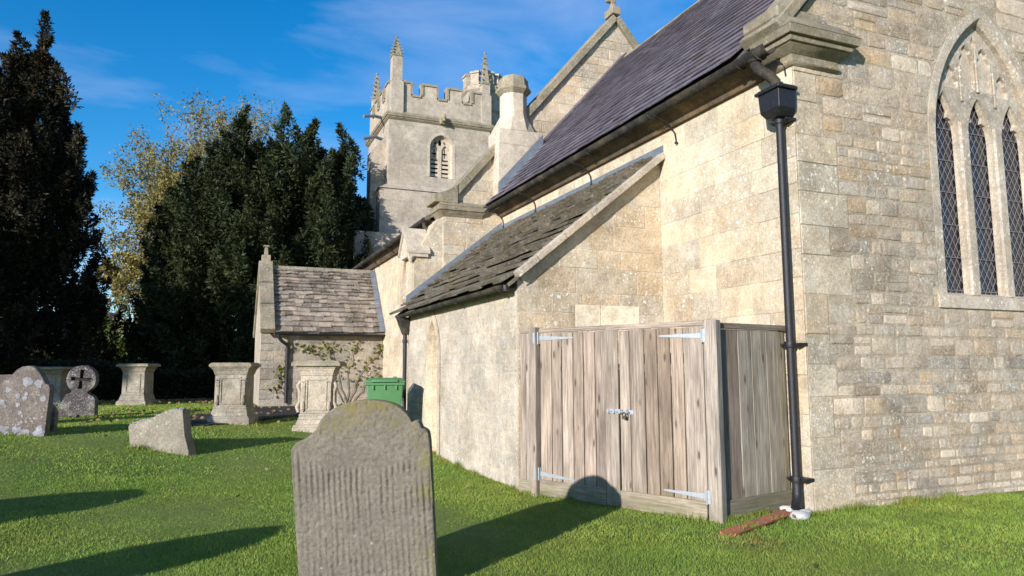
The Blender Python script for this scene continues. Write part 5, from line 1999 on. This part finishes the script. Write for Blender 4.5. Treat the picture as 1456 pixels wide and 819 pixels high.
YL = along_view([(o, q, h - .1, r_ * 1.33) for (o, q, h, r_) in [(-1.1, -.3, 11.9, 1.25), (.4, .2, 12.1, 1.3), (1.5, -.4, 12.0, 1.35), (2.75, .1, 11.4, 1.25), (3.35, -.6, 10.2, 1.1), (-2.4, -.2, 10.7, 1.25), (-3.3, .3, 9.9, 1.1), (-4.1, -.1, 8.9, 1.0), (3.85, .3, 8.2, 1.0), (.9, -2.4, 9.6, 1.4), (-1.0, -2.6, 9.0, 1.4), (2.6, -2.2, 8.8, 1.3), (-2.9, -1.9, 8.0, 1.3), (-.2, 2.2, 11.2, 1.4), (2.0, 2.3, 10.6, 1.4), (-2.2, 2.3, 9.6, 1.4), (-4.5, .2, 6.3, 1.0), (4.1, -.8, 6.2, 1.0), (.2, -3.6, 6.8, 1.2), (-2.0, -3.3, 6.0, 1.2)]])
LL = along_view([(o, q, h + .75, r_ * 1.25) for (o, q, h, r_) in [(.6, 0, 12.9, 1.0), (-.45, .3, 12.4, 1.1), (1.35, -.2, 10.9, 1.0), (1.95, .2, 9.0, .95), (2.5, -.1, 6.8, .9), (-1.5, 0, 11.2, 1.1), (-2.2, .2, 9.2, 1.0), (.3, -1.5, 10.0, 1.1), (1.2, -1.6, 8.2, 1.0), (-.9, -1.6, 8.6, 1.1), (.4, 1.6, 10.4, 1.1), (-1.0, 1.6, 9.4, 1.1), (2.85, .3, 5.2, .8), (.6, -2.4, 6.4, 1.0)]])
spire_tree('yew_tree', (2.02, 29.6, .5), pf_big, 11.0, 1000, 300, 'yew', 'huge dark green yew rising behind the porch and beside the tower', 6, 3, fr_len=(1.4, 2.8), rad=.45, leaders=YL, share=.45)


def pf_left(f):
    return np.interp(f, [0, .21, .23, .35, .5, .65, .8, .92, 1.0], [.0, .2, 2.9, 3.2, 2.85, 2.15, 1.45, .8, .2])


spire_tree('evergreen_tree', (-6.45, 28.7, .5), pf_left, 12.9, 620, 300, 'redyew', 'tall dark brownish evergreen tree rising at the left edge above the hedge', 5, 6, fr_len=(1.2, 2.4), rad=.16, up=1.2, leaders=LL)


def bush(name, c, sx, sy, h, n, mat, label, seed, leaf=(.16, .09), group='shrubs beyond the churchyard hedge', cat='shrub'):
    r = np.random.default_rng(seed)
    t = thing(name, c, label, cat, group)
    K = 26
    cc = np.stack([r.normal(size=K) * sx * .5, r.normal(size=K) * sy * .5, h * (.15 + .75 * r.random(K))], -1)
    rr = (.35 + .5 * r.random(K)) * min(sx, h) * .5
    k = r.integers(0, K, n)
    u = unit(r.normal(size=(n, 3)))
    P = cc[k] + u * (rr[k] * (.55 + .45 * r.random(n) ** .5))[:, None]
    P[:, 2] = np.abs(P[:, 2])
    D = u + r.normal(size=(n, 3)) * .6
    br = (.7 + .6 * r.random(K))[k] * (.7 + .6 * r.random(n))
    T = np.stack([br * (.9 + .25 * r.random(n)), br, br * .9], -1)
    sc = .7 + .6 * r.random(n)
    leaves('leaves', P + np.array(c), D, leaf[0] * sc, leaf[1] * sc, T, mat, t, rng_=r)
    m = MB()
    for i in range(6):
        q = cc[i]
        m.tube([(c[0] + q[0] * .2, c[1] + q[1] * .2, c[2] - .1), (c[0] + q[0] * .6, c[1] + q[1] * .6, c[2] + q[2] * .6), (c[0] + q[0], c[1] + q[1], c[2] + q[2])], [.05, .035, .015], 6)
    m.build('stem', 'bark', t)
    return t


bush('laurel_shrub', (-3.7, 35.0, .5), 1.9, 1.2, 2.6, 16000, 'laurel', 'rounded green laurel shrub left of the slim bare trunk', 11)
bush('laurel_shrub', (-1.6, 34.5, .5), 1.7, 1.2, 3.4, 16000, 'laurel', 'taller glossy green shrub right of the slim bare trunk', 12)
bush('laurel_shrub', (.35, 33.5, .5), 1.6, 1.2, 2.7, 15000, 'laurel', 'dim green shrub under the dark yew, left of the porch', 13)
bush('laurel_shrub', (-6.9, 36.0, .5), 1.7, 1.2, 3.3, 12000, 'laurel', 'yellowish green shrub below the brownish evergreen at far left', 14)
bush('laurel_shrub', (-2.9, 38.8, .5), 2.6, 1.6, 7.0, 20000, 'autumn', 'loose yellow-green undergrowth below the autumn tree', 15)


# autumn tree with real limbs and sparse leaves
def autumn_tree(name, c, H, label, seed, nleaf, mat, spread=1.0, leafsize=.17, trunk_r=.17, group='churchyard trees', depthmax=5, crown_c=None, first=.22):
    r = random.Random(seed)
    t = thing(name, c, label, 'tree', group)
    m = MB()
    tips = []

    def grow(p, d, L, rad_, depth):
        n_ = 4
        pts, rs_ = [p], [rad_]
        q = p.copy()
        for i in range(n_):
            d = (d + Vector((r.gauss(0, .09), r.gauss(0, .09), r.gauss(.02, .06)))).normalized()
            q = q + d * (L / n_)
            pts.append(q.copy())
            rs_.append(max(.012, rad_ * (1 - .38 * (i + 1) / n_)))
            if depth >= 2: tips.append(q.copy())
        m.tube(pts, rs_, 7 if depth < 2 else 4, False)
        if depth >= depthmax: return
        nb = 3 if depth < 3 else 2
        for k in range(nb):
            ax = Vector((r.gauss(0, 1), r.gauss(0, 1), r.gauss(0, .5))).normalized()
            ang = r.uniform(.25, .75) * spread
            nd = (Matrix.Rotation(ang, 3, ax) @ d)
            nd = (nd + Vector((0, 0, .22))).normalized()
            grow(q, nd, L * r.uniform(.62, .82), rs_[-1] * .78, depth + 1)
        if depth < 3:
            for k in range(2):
                f = r.uniform(.4, .9)
                b = pts[int(f * n_)]
                ax = Vector((r.gauss(0, 1), r.gauss(0, 1), 0)).normalized()
                nd = (Matrix.Rotation(r.uniform(.6, 1.0), 3, ax) @ d)
                grow(b, nd, L * r.uniform(.45, .65), rs_[int(f * n_)] * .5, depth + 1)

    grow(Vector(c) + Vector((0, 0, -.3)), Vector((0, .02, 1)), H * .30, trunk_r, 0)
    m.build('trunk', 'bark', t, smooth=60)
    rr = np.random.default_rng(seed)
    TP = np.array([tuple(q) for q in tips])
    k = rr.integers(0, len(TP), nleaf)
    P = TP[k] + rr.normal(size=(nleaf, 3)) * .19
    D = rr.normal(size=(nleaf, 3)) - np.array([0, 0, .5])
    br = .65 + .7 * rr.random(nleaf)
    hu = .85 + .3 * rr.random(nleaf)
    T = np.stack([br * hu, br, br * .9], -1)
    sc = .6 + .7 * rr.random(nleaf)
    leaves('crown', P, D, leafsize * sc, leafsize * .7 * sc, T, mat, t, rng_=rr)
    return t


autumn_tree('autumn_tree', (-3.45, 40.0, .5), 16.3, 'tall slim tree with thin yellow autumn leaves, between the two dark evergreens', 21, 34000, 'autumn', 1.15, .125, .20)
autumn_tree('autumn_tree', (-.4, 43.0, .5), 17.0, 'golden leafed tree showing just left of the big yew', 27, 34000, 'autumn', 1.15, .125, .20)
# trees standing behind the photographer's left shoulder, outside the view, whose shade lies over the far graves
for k, (x, y, h) in enumerate(((-24, 10.0, 15), (-31, 9.0, 16))):
    autumn_tree('shade_tree', (x, y, .5), h, ('broad tree south of the churchyard, nearest the road corner', 'tallest broad tree south of the churchyard', 'broad tree south of the churchyard beside the far hedge')[k], 40 + k, 30000, 'laurel', 1.1, .34, .3, 'trees south of the churchyard', 4)

# clipped hedge along the far side
hd = thing('hedge', (-6.0, 27.0, .5), 'long dark clipped hedge behind the left-hand graves', 'hedge')
r = np.random.default_rng(31)
n = 110000
HX = (-16.0, 4.6)
hx = r.uniform(*HX, n)
which = r.random(n)
yf = np.where(which < .55, 26.4 + r.normal(size=n) * .07, 26.4 + r.random(n) * 1.3)
topz = 1.62 - .22 * (hx > -1.6) + .10 * np.sin(hx * .9) + .05 * np.sin(hx * 3.1)
zf = np.where(which < .55, .5 + r.random(n) * (topz - .5), topz + r.normal(size=n) * .06)
P = np.stack([hx, yf, zf], -1)
D = np.stack([r.normal(size=n) * .6, np.where(which < .55, -1.0, 0) + r.normal(size=n) * .5, np.where(which < .55, .2, 1.0) + r.normal(size=n) * .4], -1)
br = .6 + .8 * r.random(n)
leaves('leaves', P, D, .085 * (.7 + .6 * r.random(n)), .05 * np.ones(n), np.stack([br, br, br], -1), 'hedge', hd, rng_=r)
MB().box(HX[0], HX[1], 26.5, 27.6, .3, 1.25).build('shade_core', 'dark', hd)  # solid black block: the shade inside the hedge put into colour
# far buildings glimpsed beyond the hedge
barn = thing('barn', (-9.4, 56, .5), 'dark slate-roofed barn glimpsed between the trunks beyond the hedge', 'barn')
m = MB()
m.prism([(-14.5, 54, 2.0), (-14.5, 58, 5.6), (-14.5, 62, 2.0)], (8.2, 0, 0))
m.build('roof', 'barnroof', barn)
MB().box(-14.3, -6.5, 54.3, 61.7, .3, 1.99).build('wall', 'barnroof', barn)
hou = thing('house', (-13.2, 51, .5), 'white rendered gable end of a house at the far left edge', 'house')
m = MB().prism([(-17.0, 50, .3), (-12.0, 50, .3), (-12.0, 50, 2.2), (-14.5, 50, 5.6), (-17, 50, 2.2)], (0, 4, 0))
m.build('wall', 'render', hou)
m = MB()
m.prism([(-11.7, 49.8, 2.0), (-14.5, 49.8, 5.85), (-17.3, 49.8, 2.0), (-17.1, 49.8, 1.85), (-14.5, 49.8, 5.55), (-11.9, 49.8, 1.85)], (0, 4.4, 0))
m.build('roof', 'barnroof', hou)
MB().box(-13.6, -12.9, 49.96, 49.99, 1.2, 2.2).build('window', 'glass', hou)

# creeper on the porch wall
vn = thing('creeper', (3.3, PW - .05, .5), 'straggling creeper with yellow-green leaves on the shaded porch wall', 'climbing plant')
r = random.Random(5)
m = MB()
pts_all = []
for (x0, z0, tgt) in ((3.5, .55, [(3.2, 1.5), (2.9, 2.25)]), (3.55, .55, [(3.8, 1.3), (4.3, 1.9), (4.42, 2.2)]), (3.6, .55, [(4.0, 1.0), (4.35, 1.45)]), (1.95, .55, [(1.7, 1.0), (1.75, 1.6)]), (3.4, .6, [(2.7, 1.9), (2.1, 2.15)]), (3.5, .6, [(3.55, 1.6), (3.7, 2.2)])):
    pts = [Vector((x0, PW - .035, z0))]
    for (x, z) in tgt:
        a = pts[-1]
        for i in range(1, 5):
            f = i / 4
            pts.append(Vector((a.x + (x - a.x) * f + jit(.05), PW - .04, a.z + (z - a.z) * f + jit(.05))))
    m.tube(pts, [.011 - .007 * i / len(pts) for i in range(len(pts))], 5)
    for q in pts[3:]: pts_all += [q] * (1 + int(3 * r.random()))
m.build('stem', 'bark', vn)
rr = np.random.default_rng(2)
base = np.array([tuple(q) for q in pts_all] + [(2.6, PW - .05, 2.15), (2.75, PW - .05, 2.0), (3.0, PW - .05, 2.1), (4.2, PW - .05, 1.6), (4.25, PW - .05, 1.3), (4.0, PW - .05, 1.35), (1.75, PW - .05, 1.45), (1.6, PW - .05, 1.1), (4.38, PW - .05, 2.05)] * 4)
k = rr.integers(0, len(base), 240)
P = base[k] + rr.normal(size=(240, 3)) * np.array([.11, .03, .10])
P[:, 1] = np.minimum(P[:, 1], PW - .03)
br = .6 + .8 * rr.random(240)
leaves('leaves', P, rr.normal(size=(240, 3)) * np.array([1, .4, 1]) + np.array([0, -.4, -.2]), .10 * (.6 + .7 * rr.random(240)), .075 * np.ones(240), np.stack([br, br * (.85 + .3 * rr.random(240)), br], -1), 'vine', vn, rng_=rr)

# ------------------------------------------------------------ grass
def blocked(x, y):
    b = (x > VN - .015) & (y > VW - .02)
    b |= (x > CN - .015) & (y > CW - .015)
    b |= (x > NN) & (y > NW)
    b |= (x > PX0) & (y > PW)
    b |= inpoly(x, y, [(A.x - .1, A.y + .25), (A.x + .05, A.y + .05), (B.x, B.y + .04), (B.x + .16, B.y + .06), (C.x, C.y + .04), (C.x + .3, VW), (VN, VW)])
    b |= inpoly(x, y, PATH)
    b |= inpoly(x, y, [(5.66, 5.74), (5.60, 5.90), (4.40, 5.42), (4.42, 5.27)])
    return b


def grass_patch(n, region, hgt, wid, seed):
    r = np.random.default_rng(seed)
    D = np.sqrt(r.uniform(region[0] ** 2, region[1] ** 2, n))
    a = r.uniform(region[2], region[3], n)
    x, y = D * np.sin(a), D * np.cos(a)
    ok = ~blocked(x, y) & (y < 26.3)
    x, y = x[ok], y[ok]
    n = len(x)
    z = gza(x, y) - .008
    clump = vnoise(x * 3.1 + 40, y * 3.1 + 40, 17)
    fine = vnoise(x * 9 + 40, y * 9 + 40, 18)
    h = hgt * (.60 + .3 * clump + .3 * fine) * (.65 + .6 * r.random(n))
    ang = r.random(n) * 6.283
    dx, dy = np.cos(ang), np.sin(ang)
    ln = h * (.25 + .75 * r.random(n))
    w = wid * (.6 + .7 * r.random(n))
    pa = r.random(n) * 6.283
    sx, sy = np.cos(pa) * w / 2, np.sin(pa) * w / 2
    v0 = np.stack([x - sx, y - sy, z], -1)
    v1 = np.stack([x + sx, y + sy, z], -1)
    mx_, my_ = x + dx * ln * .35, y + dy * ln * .35
    v2 = np.stack([mx_ + sx * .7, my_ + sy * .7, z + h * .62], -1)
    v3 = np.stack([mx_ - sx * .7, my_ - sy * .7, z + h * .62], -1)
    v4 = np.stack([x + dx * ln, y + dy * ln, z + h], -1)
    V = np.stack([v0, v1, v2, v3, v4], 1).reshape(-1, 3)
    i0 = (np.arange(n) * 5)[:, None]
    F = np.concatenate([i0 + np.array([[0, 1, 2]]), i0 + np.array([[0, 2, 3]]), i0 + np.array([[3, 2, 4]])], 0)
    big = vnoise(x * .9 + 20, y * .9 + 20, 19)
    br = (.74 + .28 * clump) * (.78 + .44 * r.random(n))
    yel = .85 + .45 * big * r.random(n) + (r.random(n) < .03) * .6
    worn = np.clip((vnoise(x * .55 + 11, y * .55 + 7, 29) * .6 + vnoise(x * 2.2 + 3, y * 2.2, 30) * .4 - .60) / .12, 0, 1) * .12
    worn = np.maximum(worn, np.clip(1 - np.hypot(x - 4.35, y - 5.1) / .45, 0, 1) * fine * 1.3)
    T = np.stack([br * yel * (1 + .25 * worn), br * (1 - .22 * worn), br * .9 * (1 + .3 * worn)], -1)
    return V, F, np.repeat(T, 5, axis=0)


def fringe(n, pts, hgt, wid, seed, spread=.045):
    r = np.random.default_rng(seed)
    seg = np.array(pts, float)
    L = np.linalg.norm(np.diff(seg, axis=0), axis=1)
    cum = np.concatenate([[0], np.cumsum(L)])
    t = r.random(n) * cum[-1]
    # thin out by clumps so that the edge is uneven
    cl = vnoise(t * 4.0 + 30, t * 0 + seed, 23)
    keep = r.random(n) < np.clip(cl * 1.6 - .2, .1, 1)
    t, cl = t[keep], cl[keep]
    k = np.clip(np.searchsorted(cum, t) - 1, 0, len(L) - 1)
    f = ((t - cum[k]) / L[k])[:, None]
    P = seg[k] * (1 - f) + seg[k + 1] * f + r.normal(size=(len(t), 2)) * spread
    x, y = P[:, 0], P[:, 1]
    n = len(x)
    z = gza(x, y) - .01
    h = hgt * (.3 + .9 * cl) * (.5 + .8 * r.random(n))
    ang = r.random(n) * 6.283
    ln = h * (.2 + .6 * r.random(n))
    dx, dy = np.cos(ang) * ln, np.sin(ang) * ln
    w = wid * (.6 + .7 * r.random(n))
    pa = r.random(n) * 6.283
    sx, sy = np.cos(pa) * w / 2, np.sin(pa) * w / 2
    V = np.stack([np.stack([x - sx, y - sy, z], -1), np.stack([x + sx, y + sy, z], -1), np.stack([x + dx * .35 + sx * .7, y + dy * .35 + sy * .7, z + h * .6], -1), np.stack([x + dx * .35 - sx * .7, y + dy * .35 - sy * .7, z + h * .6], -1), np.stack([x + dx, y + dy, z + h], -1)], 1).reshape(-1, 3)
    i0 = (np.arange(n) * 5)[:, None]
    F = np.concatenate([i0 + np.array([[0, 1, 2]]), i0 + np.array([[0, 2, 3]]), i0 + np.array([[3, 2, 4]])], 0)
    br = .5 + .5 * r.random(n)
    ye = .85 + .5 * r.random(n)
    return V, F, np.repeat(np.stack([br * ye, br, br * .85], -1), 5, axis=0)


edges_ = [fringe(2600, [(CN - .02, CW - .05), (9.8, CW - .04)], .085, .006, 71), fringe(3200, [(VN - .05, VW + .0), (VN - .05, 13.9)], .09, .007, 72), fringe(2200, [(A.x - .25, A.y + .15), (A.x - .05, A.y - .06), (B.x + .0, B.y - .08), (B.x + .1, B.y - .08), (5.4, B.y + .07)], .07, .006, 73, .03),
          fringe(1500, [(.60, 5.21), (1.48, 4.82), (1.58, 4.93)], .10, .006, 74, .03), fringe(700, [(4.3, 5.27), (5.5, 5.70), (5.8, 5.6)], .07, .006, 75, .04)]
for (gx_, gy_, gw_) in ((-.6, 12.05, .5), (-2.66, 13.25, .42), (-2.5, 17.2, .4), (1.97, 13.98, .5), (.46, 14.75, .45), (-1.86, 22.4, .45)):
    edges_.append(fringe(420, [(gx_ - gw_, gy_ + .18), (gx_ + gw_, gy_ - .14)], .085, .010, int(90 + gy_ * 3), .06))
parts = edges_ + [grass_patch(190000, (3.0, 6.5, -.36, 1.15), .029, .0042, 1), grass_patch(190000, (6.5, 10.5, -.34, 1.12), .030, .0065, 2), grass_patch(90000, (10.5, 17, -.32, .45), .034, .011, 3), grass_patch(60000, (17, 28, -.30, .2), .040, .022, 4)]
off = 0
VV, FF, TT_ = [], [], []
for v, f, t in parts:
    VV.append(v); FF.append(f + off); TT_.append(t)
    off += len(v)
gr = np_mesh('grass', np.concatenate(VV), np.concatenate(FF), np.concatenate(TT_), 'grass')
tag(gr, kind='stuff')
r = np.random.default_rng(44)
n = 230
D_ = np.sqrt(r.uniform(16, 24 ** 2, n))
a_ = r.uniform(-.3, .8, n)
x, y = D_ * np.sin(a_), D_ * np.cos(a_)
ok = ~blocked(x, y)
x, y = x[ok], y[ok]
n = len(x)
P = np.stack([x, y, gza(x, y) + .035], -1)
fl = leaves('fallen_leaves', P, np.stack([r.normal(size=n), r.normal(size=n), r.normal(size=n) * .25], -1), .055 * (.6 + .8 * r.random(n)), .04 * np.ones(n), np.stack([.7 + .6 * r.random(n)] * 3, -1), 'fallen', rng_=r)
tag(fl, kind='stuff')
# the fringe of leaf litter under the hedge and yew
n = 1900
x = np.where(r.random(n) < .8, r.uniform(-4, 4, n), r.uniform(-.6, 4.2, n))
y = np.where(r.random(n) < .8, r.uniform(22.5, 25.4, n), r.uniform(14.6, 19.6, n))
P = np.stack([x, y, gza(x, y) + .05], -1)
lt = leaves('leaf_litter', P, np.stack([r.normal(size=n), r.normal(size=n), r.normal(size=n) * .2], -1), .08 * np.ones(n), .06 * np.ones(n), np.stack([.6 + .7 * r.random(n)] * 3, -1), 'fallen', rng_=r)
tag(lt, kind='stuff')
